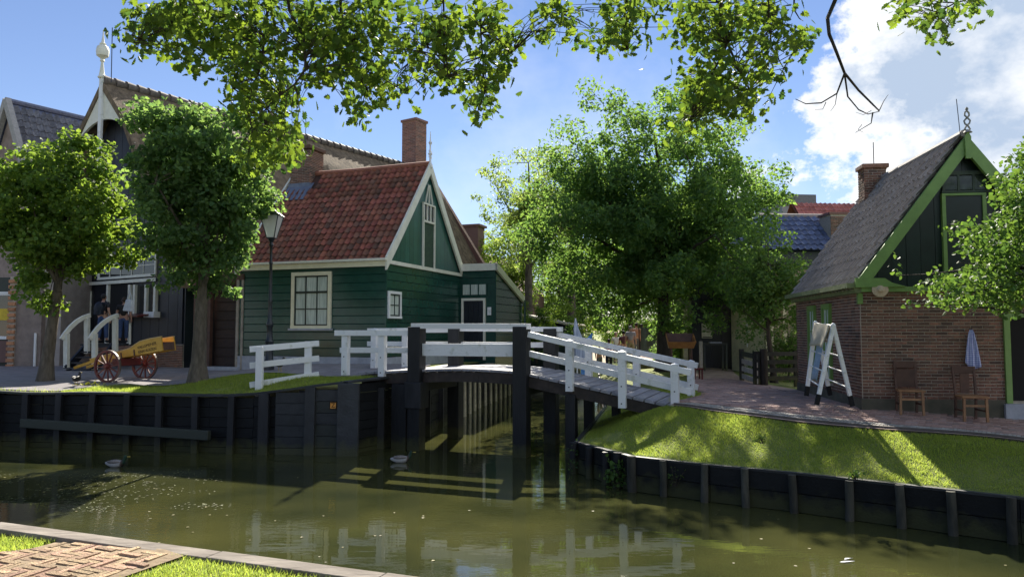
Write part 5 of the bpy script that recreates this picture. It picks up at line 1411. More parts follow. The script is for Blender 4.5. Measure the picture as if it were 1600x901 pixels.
for sg in (-1, 1):
    q = MB(); q.add([(sg * w0, -.3, zb0), (sg * w0, .43, zb0), (sg * w1, .5, zt0 + .28), (sg * w1, -.38, zt0), (sg * (w0 + .03), -.3, zb0), (sg * (w0 + .03), .43, zb0), (sg * (w1 + .03), .5, zt0 + .28), (sg * (w1 + .03), -.38, zt0)], [(0, 1, 2, 3), (4, 7, 6, 5), (0, 4, 5, 1), (1, 5, 6, 2), (2, 6, 7, 3), (3, 7, 4, 0)]); q.build('side_board', warm, wt)
MB().box(-w0, w0, -.3, .43, zb0, zb0 + .03).build('floor', warm, wt)
for sx in (-.32, .32):
    for sy in (-.26, .38):
        MB().lathe([(.022, 0), (.03, .1), (.018, .2), (.032, .32), (.025, zb0)], 8, (sx, sy, 0)).build('leg', woodd, wt, smooth=True)
# small dark red crate by it
p_ = at(1089, 555, 23.6)
cr2 = thing('dark_red_stool', (p_.x, 23.6, h(p_.x, 23.6) + .03), R(10), 'small dark red stool at the right foot of the box cart', 'stool')
MB().box(-.16, .16, -.14, .14, .32, .38).build('seat', oxred, cr2, bevel=.01)
for a in (-.12, .12):
    for b in (-.1, .1): MB().box(a - .02, a + .02, b - .02, b + .02, 0, .32).build('leg', oxred, cr2)
# dark table before the poster
p_ = at(1115, 560, 28)
dt = thing('dark_table', (p_.x, 28, h(p_.x, 28) + .03), R(0), 'dark grey work table standing before the black boarded front', 'table')
MB().box(-.48, .48, -.3, .3, .98, 1.04).build('top', greytar, dt)
for a in (-.42, .42):
    for b in (-.25, .25): MB().box(a - .035, a + .035, b - .03, b + .03, 0, .98).build('leg', greytar, dt)
MB().box(-.62, -.50, -.34, -.26, 0, 1.12).build('pale_leg', paleboard, dt)
q = MB(); q.box(-.15, .3, -.1, .12, 1.04, 1.09); q.build('tray', deckw, dt)

# ------------------------------------------------------------------ garden fence (black rails, pale boards)
FY = 21.3
pc = at(1194, 595, FY)
gf = thing('garden_fence', (pc.x, FY, h(pc.x, FY) + .02), 0, 'low garden fence, pale boards on the left panel and black rails on the right', 'fence')
q = MB(); q.tube([(0, 0, -.1), (.0, 0, 1.05)], .11, 10); q.build('corner_post', barkd, gf, smooth=True)
MB().box(-.30, -.14, -.08, .08, -.1, .98).build('post', tarpost, gf)
pl_ = at(1159, 580, 23.4) - Vector((pc.x, FY, 0)); 
for k in range(4):
    z = .12 + k * .235
    q = MB(); q.beam((-.22, -.10, z), (pl_.x, pl_.y, z + .03), .03, .15); q.build('board', paleboard if k < 3 else greytar, gf)
MB().box(pl_.x - .06, pl_.x + .06, pl_.y - .06, pl_.y + .06, -.1, 1.0).build('post', tarpost, gf)
for k in range(4):
    z = .20 + k * .235
    q = MB(); q.beam((.05, -.02, z), (1.95, .35, z), .04, .12); q.build('rail', tarpost, gf)
for x in (1.0, 1.9): MB().box(x - .05, x + .05, .2 - .05, .2 + .05, -.1, 1.0).build('post', tarpost, gf)

# ------------------------------------------------------------------ white clothes ladder with cloths
la_ = thing('clothes_ladder', (6.35, 14.8, 1.20), 0, 'white wooden A-frame drying ladder with black feet standing on the brick path', 'drying rack')
LI = Matrix.Translation((-6.35, -14.8, -1.20))
def lpnt(px, py, Y): return LI @ at(px, py, Y)
fA, fB = lpnt(1276, 632, 14.15), lpnt(1332, 634, 14.35)      # near frame feet
fC, fD = lpnt(1260, 618, 15.1), lpnt(1297, 617, 15.35)
tN, tF = lpnt(1302, 509, 14.25), lpnt(1274, 505, 15.2)
for f in (fA, fB, fC, fD):
    f.z = max(f.z, .0)
def leg(f, t):
    d = f + (t - f) * .13
    q = MB(); q.beam(d, t + (t - f) * .02, .075, .055, up=(0, 1, 0)); q.build('leg', white, la_, bevel=.006)
    q = MB(); q.beam(f, d, .078, .058, up=(0, 1, 0)); q.build('black_foot', dark, la_)
leg(fA, tN); leg(fB, tN); leg(fC, tF); leg(fD, tF)
for (p0, p1) in ((fA, fC), (fB, fD)):
    for k, u in enumerate((.23, .42, .62, .82)):
        a = p0 + (tN - p0) * u; b = p1 + (tF - p1) * u; d = (b - a)
        MB().tube([a - d * .06, b + d * .06], .016, 7).build('rung', white, la_, smooth=True)
MB().tube([tN, tF], .018, 7).build('top_rung', white, la_)
MB().ell(tN, (.05, .04, .06)).build('cap', white, la_, smooth=True); MB().ell(tF, (.05, .04, .06)).build('cap', white, la_, smooth=True)
def cloth(name, A, B, drops, m, label, wave=.03, thick=.008, off=(0, 0)):
    """cloth hung over the line A-B, falling on the left by drops[0] and on the right by drops[1] along the legs"""
    nx, ny = 10, 16; vs = []
    A, B = Vector(A), Vector(B)
    for j in range(ny + 1):
        v = j / ny * 2 - 1
        for i in range(nx + 1):
            u = i / nx; p = A.lerp(B, u); dl = drops[0] if v < 0 else drops[1]
            dz = -abs(v) * dl; sx = v * (.05 if dl < .3 else .09) * (1 + dl * 1.1)
            wv_ = wave * abs(v) * math.sin(u * 9 + 2 * v)
            vs.append((p.x + sx + wv_ + off[0], p.y + wave * .5 * abs(v) * math.cos(u * 7) + off[1], p.z + dz + .02 + .02 * math.sin(u * 5) * abs(v)))
    fs = [(j * (nx + 1) + i, j * (nx + 1) + i + 1, (j + 1) * (nx + 1) + i + 1, (j + 1) * (nx + 1) + i) for j in range(ny) for i in range(nx)]
    o = MB().add(vs, fs).build(name, m, None, smooth=True, M=Matrix.Translation((6.35, 14.8, 1.20)))
    s_ = o.modifiers.new('solid', 'SOLIDIFY'); s_.thickness = thick
    return tag(o, label, 'cloth')
cloth('cream_cloth', tN.lerp(tF, .06), tN.lerp(tF, .92), (.45, .38), mat('cream_cotton', (.72, .66, .52), (.58, .52, .40), scale=20, trans=((.7, .62, .45), .3)), 'cream cloth folded over the top of the white drying ladder', off=(-.05, 0))
cloth('pale_blue_cloth', tN.lerp(tF, .30), tN.lerp(tF, .72), (1.12, .2), mat('pale_blue_cotton', (.44, .56, .68), (.30, .42, .56), scale=30, trans=((.45, .6, .75), .3)), 'long pale blue cloth hanging down inside the white drying ladder', wave=.03, off=(-.02, 0))
# chairs at the wall
def chair(px, Yc, rz, label, full):
    X = (px - 800) / FPX * Yc; z = hR(X, Yc) + .045
    t = thing('wooden_chair', (X, Yc, z), R(rz), label, 'chair', 'old wooden chairs against the brick wall')
    w, d, sh_ = .44, .42, .46
    q = MB(); q.prism([(-w / 2 - .02, -d / 2 - .03), (w / 2 + .02, -d / 2 - .03), (w / 2 - .02, d / 2), (-w / 2 + .02, d / 2)], sh_ - .02, sh_ + .02, axis='z'); q.build('seat', wood, t, bevel=.012)
    for sg in (-1, 1):
        q = MB(); q.beam((sg * (w / 2 - .02), -d / 2, 0), (sg * (w / 2 - .03), -d / 2, sh_ - .02), .042, .042, up=(0, 1, 0)); q.build('leg', wood, t)
        q = MB(); q.beam((sg * (w / 2 - .04), d / 2 + .02, 0), (sg * (w / 2 - .04), d / 2 - .02, sh_), .04, .04, up=(0, 1, 0)); q.beam((sg * (w / 2 - .04), d / 2 - .02, sh_), (sg * (w / 2 - .03), d / 2 + .07, 1.02), .04, .035, up=(0, 1, 0)); q.build('leg', woodd, t)
        q = MB(); q.beam((sg * (w / 2 - .03), -d / 2, .2), (sg * (w / 2 - .04), d / 2, .2), .025, .03); q.build('stretcher', woodd, t)
    q = MB(); q.beam((-w / 2, -d / 2, .3), (w / 2, -d / 2, .3), .025, .04); q.build('stretcher', wood, t)
    q = MB(); q.beam((-w / 2 + .02, d / 2 + .06, .95), (w / 2 - .02, d / 2 + .06, .95), .03, .14); q.build('top_rail', woodd, t, bevel=.01)
    if full:
        MB().box(-w / 2 + .05, w / 2 - .05, d / 2 + .0, d / 2 + .02, sh_ + .05, .86).build('back_panel', woodd, t)
    else:
        MB().box(-.08, .08, d / 2 + .01, d / 2 + .03, sh_ + .04, .88).build('back_splat', woodd, t)
chair(1416, 14.35, -16, 'wooden chair with a wide solid back, left one against the brick wall', True)
chair(1511, 14.05, -10, 'wooden chair with a single central splat, under the hanging towel', False)
# towel on a hook
HH = Matrix.Translation((RO[0], RO[1], HZ)) @ Matrix.Rotation(R(-7), 4, 'Z')
tx, tz = rx(1512), rz_(1512, 515)
th_ = rz_(1512, 515) - rz_(1512, 578)
q = MB(); n, m_ = 12, 12; vs = []
for j in range(m_ + 1):
    v = j / m_; wd = .03 + .12 * v ** .7
    for i in range(n + 1):
        u = i / n * 2 - 1; bot = (.86 + .14 * (1 - abs(u)) + .05 * u)
        vs.append((u * wd + .01 * v, -.045 - .03 * math.cos(u * 7) * (.3 + v * .7) - .03, -th_ * v * bot))
fs = [(j * (n + 1) + i, j * (n + 1) + i + 1, (j + 1) * (n + 1) + i + 1, (j + 1) * (n + 1) + i) for j in range(m_) for i in range(n)]
tw = bpy.data.materials.new('checked_towel'); tw.use_nodes = True
def towel_nodes():
    N, L = tw.node_tree.nodes, tw.node_tree.links; b = N['Principled BSDF']; tc = N.new('ShaderNodeTexCoord'); ck = N.new('ShaderNodeTexBrick')
    mp = N.new('ShaderNodeMapping'); mp.inputs['Rotation'].default_value = (R(90), 0, 0); L.new(tc.outputs['Object'], mp.inputs[0]); L.new(mp.outputs[0], ck.inputs[0])
    ck.inputs['Color1'].default_value = (.55, .60, .80, 1); ck.inputs['Color2'].default_value = (.42, .46, .70, 1); ck.inputs['Mortar'].default_value = (.10, .12, .42, 1); ck.inputs['Scale'].default_value = 26; ck.inputs['Mortar Size'].default_value = .09
    ck.inputs['Brick Width'].default_value = 1.0; ck.inputs['Row Height'].default_value = 1.0; ck.offset = 0
    L.new(ck.outputs[0], b.inputs['Base Color']); b.inputs['Roughness'].default_value = .9
towel_nodes()
o = q.add(vs, fs).build('towel', tw, None, smooth=True, M=HH @ TR(tx, -.03, tz)); s_ = o.modifiers.new('solid', 'SOLIDIFY'); s_.thickness = .006
tag(o, 'blue and white checked towel hanging from a hook on the brick wall', 'towel')
hk = MB().tube([(0, 0, .02), (0, -.06, .0), (0, -.09, .03)], .008, 6).build('hook', iron, o)
# straw hat on the wall
hx0, hz0 = rx(1371), rz_(1371, 453)
ho = thing('straw_hat', HH @ Vector((hx0, -.165, hz0)), R(-7), 'pale straw hat hung flat high on the corner of the brick wall', 'hat')
q = MB(); q.lathe([(.155, 0), (.16, .012), (.10, .022), (.075, .03)], 20, M=Matrix.Rotation(R(90), 4, 'X') @ Matrix.Diagonal((1, .92, 1, 1))); q.build('brim', mat('pale_straw', (.60, .50, .36), (.45, .36, .25), scale=40, rough=.9), ho, smooth=True)
q = MB(); q.lathe([(.075, .0), (.072, .05), (.055, .085), (.02, .09)], 16, M=Matrix.Rotation(R(90), 4, 'X') @ Matrix.Diagonal((1, .8, 1, 1))); q.build('crown', mat('pale_straw', (.6, .5, .36)), ho, smooth=True)

# ------------------------------------------------------------------ ducks
def duck_mat(name, kind):
    m = bpy.data.materials.new(name); m.use_nodes = True; N, L = m.node_tree.nodes, m.node_tree.links; b = N['Principled BSDF']; b.inputs['Roughness'].default_value = .6
    tc = N.new('ShaderNodeTexCoord'); sx = N.new('ShaderNodeSeparateXYZ'); L.new(tc.outputs['Object'], sx.inputs[0]); n = N.new('ShaderNodeTexNoise'); n.inputs['Scale'].default_value = 45
    L.new(tc.outputs['Object'], n.inputs[0]); r = N.new('ShaderNodeValToRGB'); ad = N.new('ShaderNodeMath'); ad.operation = 'MULTIPLY_ADD'; L.new(sx.outputs[0], ad.inputs[0]); ad.inputs[1].default_value = 1.6; ad.inputs[2].default_value = .5
    L.new(ad.outputs[0], r.inputs[0]); e = r.color_ramp.elements
    cols = {'drake': [(0, (.03, .03, .035)), (.14, (.55, .54, .53)), (.66, (.50, .48, .46)), (.72, (.10, .05, .035)), (.80, (.012, .06, .035))], 'hen': [(0, (.14, .09, .05)), (.5, (.24, .16, .09)), (.75, (.20, .13, .08)), (.85, (.16, .11, .06))],
            'dark': [(0, (.02, .02, .025)), (.5, (.025, .025, .03)), (.8, (.02, .02, .02))]}[kind]
    e[0].position, e[0].color = cols[0][0], (*cols[0][1], 1); e[1].position, e[1].color = cols[-1][0], (*cols[-1][1], 1)
    for p, c in cols[1:-1]: k = e.new(p); k.color = (*c, 1)
    mx = N.new('ShaderNodeMix'); mx.data_type = 'RGBA'; mx.blend_type = 'MULTIPLY'; mx.inputs[0].default_value = .5; L.new(r.outputs[0], mx.inputs[6]); L.new(n.outputs['Fac'], mx.inputs[7]); L.new(mx.outputs[2], b.inputs['Base Color'])
    return m
drake, hen, dk = duck_mat('drake_plumage', 'drake'), duck_mat('hen_plumage', 'hen'), duck_mat('dark_plumage', 'dark')
billm = mat('yellow_bill', (.50, .38, .08))
def duck(loc, rz, m, label, float_=True, wingm=None):
    t = thing('duck', loc, R(rz), label, 'duck', None)
    zo = 0.015 if float_ else .14
    skin('body', [[(-.25, 0, zo + .075, .018), (-.19, 0, zo + .06, .045), (-.08, 0, zo + .045, .082), (.05, 0, zo + .045, .088), (.14, 0, zo + .07, .062), (.185, 0, zo + .13, .036), (.20, 0, zo + .19, .034), (.215, 0, zo + .215, .040), (.235, 0, zo + .215, .030)]], m, t, 2)
    q = MB(); q.prism([(.25, -.018), (.25, .018), (.31, .020), (.325, .0), (.31, -.020)], zo + .20, zo + .215, axis='z'); q.build('bill', billm, t, bevel=.004)
    for sg in (-1, 1):
        MB().ell((-.03, sg * .058, zo + .10), (.15, .030, .036), 10, 6).build('wing', wingm or m, t, smooth=True)
        if not float_:
            MB().tube([(0, sg * .035, zo), (.0, sg * .035, .01)], .008, 6).build('leg', billm, t); MB().box(-.01, .06, sg * .035 - .02, sg * .035 + .02, .0, .01).build('foot', billm, t)
    return t
def wpt(px, py): p = atz(px, py, 0); return (p.x, p.y, 0)
gw = mat('grey_brown_wing', (.26, .23, .21), (.13, .115, .105), scale=30)
duck(wpt(627, 722), 5, drake, 'mallard drake with pale flanks swimming below the left bridge post', wingm=gw)
duck(wpt(181, 729), -5, drake, 'pale-sided mallard drake swimming out from the left quay wall', wingm=gw)
duck(wpt(137, 693), 2, hen, 'brown mallard hen swimming close under the left quay wall')
p_ = at(119, 608, 19.9); duck((p_.x, 19.9, hL(p_.x, 19.9) + .03), 100, dk, 'dark duck resting on the quay left of the cart wheel', False)
p_ = at(437, 582, 20.3); duck((p_.x, 20.3, hL(p_.x, 20.3) + .03), 80, dk, 'dark duck standing on the grass beside the street lamp', False)
# floating feathers and scraps near the right bank
p_ = atz(1312, 878, 0)
fo = MB(); fo.add([(0, 0, .006), (.05, -.02, .012), (.19, .0, .02), (.06, .03, .01)], [(0, 1, 2), (0, 2, 3)]); fo.add([(.1, .09, .006), (.19, .08, .03), (.23, .13, .014), (.13, .14, .01)], [(0, 1, 2), (0, 2, 3)])
o = fo.build('feather', white, None, M=Matrix.Translation((p_.x, p_.y, 0))); s_ = o.modifiers.new('solid', 'SOLIDIFY'); s_.thickness = .004
tag(o, 'pair of white feathers floating on the canal below the right bank', 'feather')
# ------------------------------------------------------------------ vegetation
def leaf_arrays(P, N, size, kind='oval', rng=RNG):
    """leaf polygons at P (n,3), facing N, random spin; returns V,F (triangles)"""
    n = len(P)
    if kind == 'oval':
        shp = np.array([(0, 0, 0), (.26, .40, .05), (0, 1, -.04), (-.26, .40, .05)]); tri = np.array([(0, 1, 2), (0, 2, 3)])
    elif kind == 'broad':
        shp = np.array([(0, 0, 0), (.42, .25, .06), (.38, .62, .04), (0, 1, -.06), (-.38, .62, .04), (-.42, .25, .06)]); tri = np.array([(0, 1, 2), (0, 2, 3), (0, 3, 4), (0, 4, 5)])
    else:   # oak: lobed
        half = [(.05, .10), (.16, .16), (.13, .27), (.29, .36), (.18, .46), (.37, .60), (.22, .68), (.27, .84), (.10, .90)]
        out = [(0, 0, 0)] + [(x, y, .05 * x / .3) for x, y in half] + [(0, 1, -.03)] + [(-x, y, .05 * x / .3) for x, y in half[::-1]]
        shp = np.array(out + [(0, .5, -.03)]); k = len(out); tri = np.array([(k, i, (i + 1) % k) for i in range(k)])
    N = N / (np.linalg.norm(N, axis=1, keepdims=True) + 1e-9)
    a = np.cross(N, rng.normal(size=(n, 3))); a /= np.linalg.norm(a, axis=1, keepdims=True) + 1e-9; b = np.cross(N, a)
    s = (size * rng.uniform(.65, 1.25, n))[:, None, None]
    V = P[:, None, :] + s * (shp[None, :, 0:1] * a[:, None, :] + shp[None, :, 1:2] * b[:, None, :] + shp[None, :, 2:3] * N[:, None, :])
    F = tri[None] + (np.arange(n) * len(shp))[:, None, None]
    return V.reshape(-1, 3), F.reshape(-1, 3)
def sphere_pts(n, rng=RNG):
    v = rng.normal(size=(n, 3)); return v / np.linalg.norm(v, axis=1, keepdims=True)
def clump_leaves(C, rad, per, size, kind, flat=.75, rng=RNG):
    """C (k,3) clump centres, rad (k,)"""
    k = len(C); d = sphere_pts(k * per, rng); r = rng.uniform(.25, 1, k * per) ** .6
    P = np.repeat(C, per, 0) + d * (r * np.repeat(rad, per))[:, None] * np.array([1, 1, flat])
    N = d * .7 + rng.normal(size=(k * per, 3)) * .7 + np.array([0, 0, .55])
    return leaf_arrays(P, N, size, kind, rng)
def limb(q, a, b, r0, r1, wob=.08, n=5, seg=6):
    a, b = Vector(a), Vector(b); L_ = (b - a).length; pts = []
    for i in range(n + 1):
        t = i / n; p = a.lerp(b, t); w = math.sin(math.pi * t) * wob * L_
        pts.append(p + Vector((random.uniform(-w, w), random.uniform(-w, w), random.uniform(-w, w) * .6 - w * .2)))
    q.tube(pts, [r0 + (r1 - r0) * i / n for i in range(n + 1)], seg); return pts
def tree(name, base, label, trunk_h, tr, cc, cr, nclump, per, crad, lsize, kind, lm, bm_, group=None, lean=(0, 0), shell=.55, shape=None, nl=10, flat=.75, seed=1, cat='tree'):
    """base: world xyz; cc crown centre relative to base; cr radii"""
    rng = np.random.default_rng(seed); random.seed(seed)
    t = thing(name, base, 0, label, cat, group)
    top = Vector((lean[0], lean[1], trunk_h)); q = MB()
    # flared trunk
    pts = [Vector((0, 0, -.25)), Vector((0, 0, .06)), Vector((lean[0] * .15, lean[1] * .15, trunk_h * .25)), Vector((lean[0] * .6, lean[1] * .6, trunk_h * .65)), top]
    q.tube(pts, [tr * 1.9, tr * 1.45, tr, tr * .85, tr * .78], 12)
    q.build('trunk', bm_, t, smooth=True)
    C = []
    ph = rng.uniform(0, 6.28, 6)
    while len(C) < nclump:
        d = sphere_pts(1, rng)[0]; r = shell + (1 - shell) * rng.random() if rng.random() < .72 else rng.random() * shell
        wob = 1 + .13 * math.sin(3 * math.atan2(d[1], d[0]) + ph[0]) + .12 * math.sin(5 * d[2] + ph[1] + 2 * d[0]) + .07 * math.sin(7 * math.atan2(d[1], d[0]) + ph[2])
        p = d * r * wob
        if shape is not None and not shape(p): continue
        C.append(p)
    C = np.array(C) * np.array(cr) + np.array(cc)
    rad = crad * rng.uniform(.55, 1.3, len(C))
    q = MB(); order = sorted(range(len(C)), key=lambda i: rng.random())
    hubs = []
    for i in order[:nl]:
        tgt = Vector(C[i]); s_ = top.lerp(Vector(cc), random.uniform(-.05, .55)) if tgt.z > trunk_h else top
        pts = limb(q, s_, Vector(s_).lerp(tgt, .8), tr * .38, tr * .10, .07); hubs += pts[2:]
    pts = limb(q, top, Vector((cc[0], cc[1], cc[2] + cr[2] * .7)), tr * .7, tr * .12, .03); hubs += pts[1:]
    for i in order[nl:nl + 90]:
        tgt = Vector(C[i]); hb2 = min(hubs, key=lambda p: (p - tgt).length); limb(q, hb2, tgt, tr * .08 + .004, .005, .08, 3, 4)
    q.build('limbs', bm_, t, smooth=True)
    V, F = clump_leaves(C, rad, per, lsize, kind, flat, rng)
    o = link('crown', npmesh('crown', V, F, lm), t); o['kind'] = 'stuff'
    return t
def base_at(px, py, Y, hf=h):
    X = (px - 800) / FPX * Y; return (X, Y, hf(X, Y))
# two pollarded street trees
b1 = base_at(75, 593, 21.2, hL)
tree('linden_tree', b1, 'young linden with rounded bright crown at the far left of the quay', 2.6, .17, (.1, .1, 4.75), (1.98, 1.9, 2.4), 270, 100, .42, .125, 'broad', leafa, bark, seed=3, lean=(.25, 0), group='street trees on the quay', shell=.6)
b2 = base_at(312, 592, 20.2, hL)
tree('linden_tree', b2, 'taller dark linden with upright crown and flared trunk before the barn', 2.3, .20, (.10, 0, 5.45), (1.9, 1.85, 2.75), 330, 100, .42, .125, 'broad', leafb, bark, seed=8, lean=(.05, 0), group='street trees on the quay', shell=.6,
     shape=lambda p: abs(p[0]) < .95 - .25 * p[2])
# the big maple in the middle
b3 = base_at(1036, 580, 28)
tree('maple_tree', b3, 'big broad dark green tree spreading behind the right end of the bridge', 3.0, .26, (-.2, .3, 5.75), (5.3, 4.4, 5.0), 880, 110, .63, .185, 'oval', leafm, barkd, seed=21, nl=26, shell=.45,
     shape=lambda p: p[2] > -.86 and math.hypot(p[0], p[1]) < 1.06 - .42 * max(0, p[2]))
# extra skirts and right lobe of the maple are other trees behind it
def bt_(px, Y): X = (px - 800) / FPX * Y; return (X, Y, h(X, Y))
tree('ash_tree', bt_(826, 44), 'airy yellow-green tree behind the annex of the green house', 5.0, .28, (0, 0, 8.4), (3.4, 3.2, 4.4), 170, 75, .65, .20, 'oval', leafy, bark, seed=31, nl=16, shell=.3)
tree('ash_tree', bt_(893, 47), 'pale feathery tree top just left of the big maple', 6.0, .3, (0, 0, 9.2), (3.2, 3.2, 4.4), 190, 75, .65, .20, 'oval', leafy, bark, seed=34, nl=14, shell=.3)
tree('background_tree', bt_(800, 50), 'lower dense tree just right of the annex roof', 3.0, .25, (0, 0, 5.0), (3.2, 3.0, 3.8), 150, 80, .7, .22, 'oval', leafa, barkd, seed=36, nl=10)
tree('background_tree', bt_(905, 56), 'dark tree filling the gap under the maple on its left', 3.0, .25, (0, 0, 5.2), (4.6, 3.0, 4.4), 190, 85, .8, .24, 'oval', leafb, barkd, seed=37, nl=10)
tree('background_tree', bt_(1070, 62), 'dark tree mass behind the maple trunk', 3.0, .25, (0, 0, 5.6), (7.4, 3.0, 4.6), 260, 85, .9, .26, 'oval', leafb, barkd, seed=38, nl=10)
tree('background_tree', bt_(985, 66), 'sunlit pale tree at the far end of the path', 3.0, .25, (0, 0, 6.6), (4.6, 3.0, 4.0), 160, 75, .9, .26, 'oval', leafy, barkd, seed=39, nl=10)
tree('background_tree', bt_(1185, 40), 'mid-height green tree between the maple and the blue roof', 2.6, .2, (0, 0, 3.9), (2.0, 1.8, 2.5), 80, 75, .55, .17, 'oval', leafa, barkd, seed=40, nl=10)
# small pear tree in the fenced garden
b5 = base_at(1207, 575, 23)
tree('pear_tree', b5, 'small bushy tree with crooked stems behind the garden fence', 1.5, .09, (-.1, 0, 3.1), (1.65, 1.3, 1.75), 105, 75, .36, .10, 'broad', leafp, barkd, seed=50, nl=14, lean=(-.15, 0), shell=.3)
# low shrubs
def shrub(px, Y, rx_, rz2, label, lm, n=60, seed=1, size=.09, hf=h, per=70):
    X = (px - 800) / FPX * Y
    tree('shrub', (X, Y, hf(X, Y)), label, .3, .04, (0, 0, rz2 * .8), (rx_, rx_ * .8, rz2), n, per, .28, size, 'oval', lm, barkd, seed=seed, nl=8, shell=.4, cat='shrub')
tree('hedge', bt_(860, 60), 'tall far hedge closing the view left of the maple', 1.0, .1, (0, 0, 3.0), (6.5, 1.5, 3.2), 260, 80, .8, .24, 'oval', leafa, barkd, seed=70, nl=6, shell=.3, cat='hedge')
tree('hedge', bt_(1000, 74), 'far clipped hedge at the end of the path behind the visitors', 1.0, .1, (0, 0, 1.6), (5.5, 1.2, 1.9), 150, 70, .8, .24, 'oval', leafa, barkd, seed=71, nl=6, shell=.3, cat='hedge')
tree('hedge', (27, 26, 1.1), 'tall hedge closing the ground beyond the small brick house', 1.0, .1, (0, 0, 1.6), (9.5, 1.3, 2.1), 300, 60, .7, .22, 'oval', leafa, barkd, seed=72, nl=6, shell=.3, cat='hedge')
shrub(838, 33.5, 1.2, 1.5, 'leafy shrub at the water side of the annex', leafa, 90, 61, .13)
shrub(1062, 31.5, 1.3, 1.5, 'dark shrub beneath the maple crown above the box cart', leafb, 150, 63, .12)
shrub(880, 40, 1.6, 1.5, 'shrub under the maple behind the folded parasol', leafa, 110, 64, .13)
shrub(700, 29.6, .5, .3, 'low shrub on the bank beside the annex door', leafy, 20, 65, .07)
shrub(1230, 24.5, 1.2, 1.2, 'shrub filling the garden behind the black rails', leafp, 90, 66, .09)

# ------------------------------------------------------------------ overhanging oak
def foliage(blobs, Yr, dens, lsize, kind, lm, parent, n_obj, rng, name, squash=1.0, droop=.35):
    """leaf rosettes scattered in ellipsoids; blobs = (px, py, rx, ry, density factor) traced at distance Y"""
    C = []
    for px, py, rx_, ry_, df in blobs:
        n = max(2, int(dens * df * rx_ * ry_ / 100))
        for _ in range(n):
            a = rng.uniform(0, 2 * math.pi); r = math.sqrt(rng.random())
            Y = rng.uniform(*Yr); C.append(tuple(at(px + rx_ * r * math.cos(a), py + ry_ * r * math.sin(a), Y)))
    C = np.array(C); per = 5
    P = np.repeat(C, per, 0) + rng.normal(size=(len(C) * per, 3)) * lsize * .75 * np.array([1, 1, .8])
    N = (P - np.repeat(C, per, 0)) * 6 + rng.normal(size=P.shape) * .45 + np.array([0, -.25, .35])
    V, F = leaf_arrays(P, N, lsize, kind, rng)
    nv = V.shape[0] // len(P); nf = F.shape[0] // len(P)
    order = np.argsort(P[:, 1])
    sel = order[:n_obj]
    for i in sel:
        link('leaf', npmesh('leaf', V[i * nv:(i + 1) * nv], F[i * nf:(i + 1) * nf] - i * nv, lm), parent)
    keep = np.ones(len(P), bool); keep[sel] = False
    Fk = F.reshape(len(P), nf, 3)[keep].reshape(-1, 3)
    used = np.unique(Fk); remap = np.full(V.shape[0], -1); remap[used] = np.arange(len(used))
    o = link(name, npmesh(name, V[used], remap[Fk], lm), parent); o['kind'] = 'stuff'
    return C
rng = np.random.default_rng(77); random.seed(77)
oak = thing('oak_tree', (-1.2, -3.2, 1.3), 0, 'oak reaching over from behind, its leafy branches hanging along the top of the view', 'tree')
OI = Matrix.Translation((1.2, 3.2, -1.3))
def z5(x, y, rx_, ry_, d=1): return (180 + x / 2.424, y / 2.424, rx_ / 2.424, ry_ / 2.424, d)
def z6(x, y, rx_, ry_, d=1): return (820 + x / 2.051, y / 2.051, rx_ / 2.051, ry_ / 2.051, d)
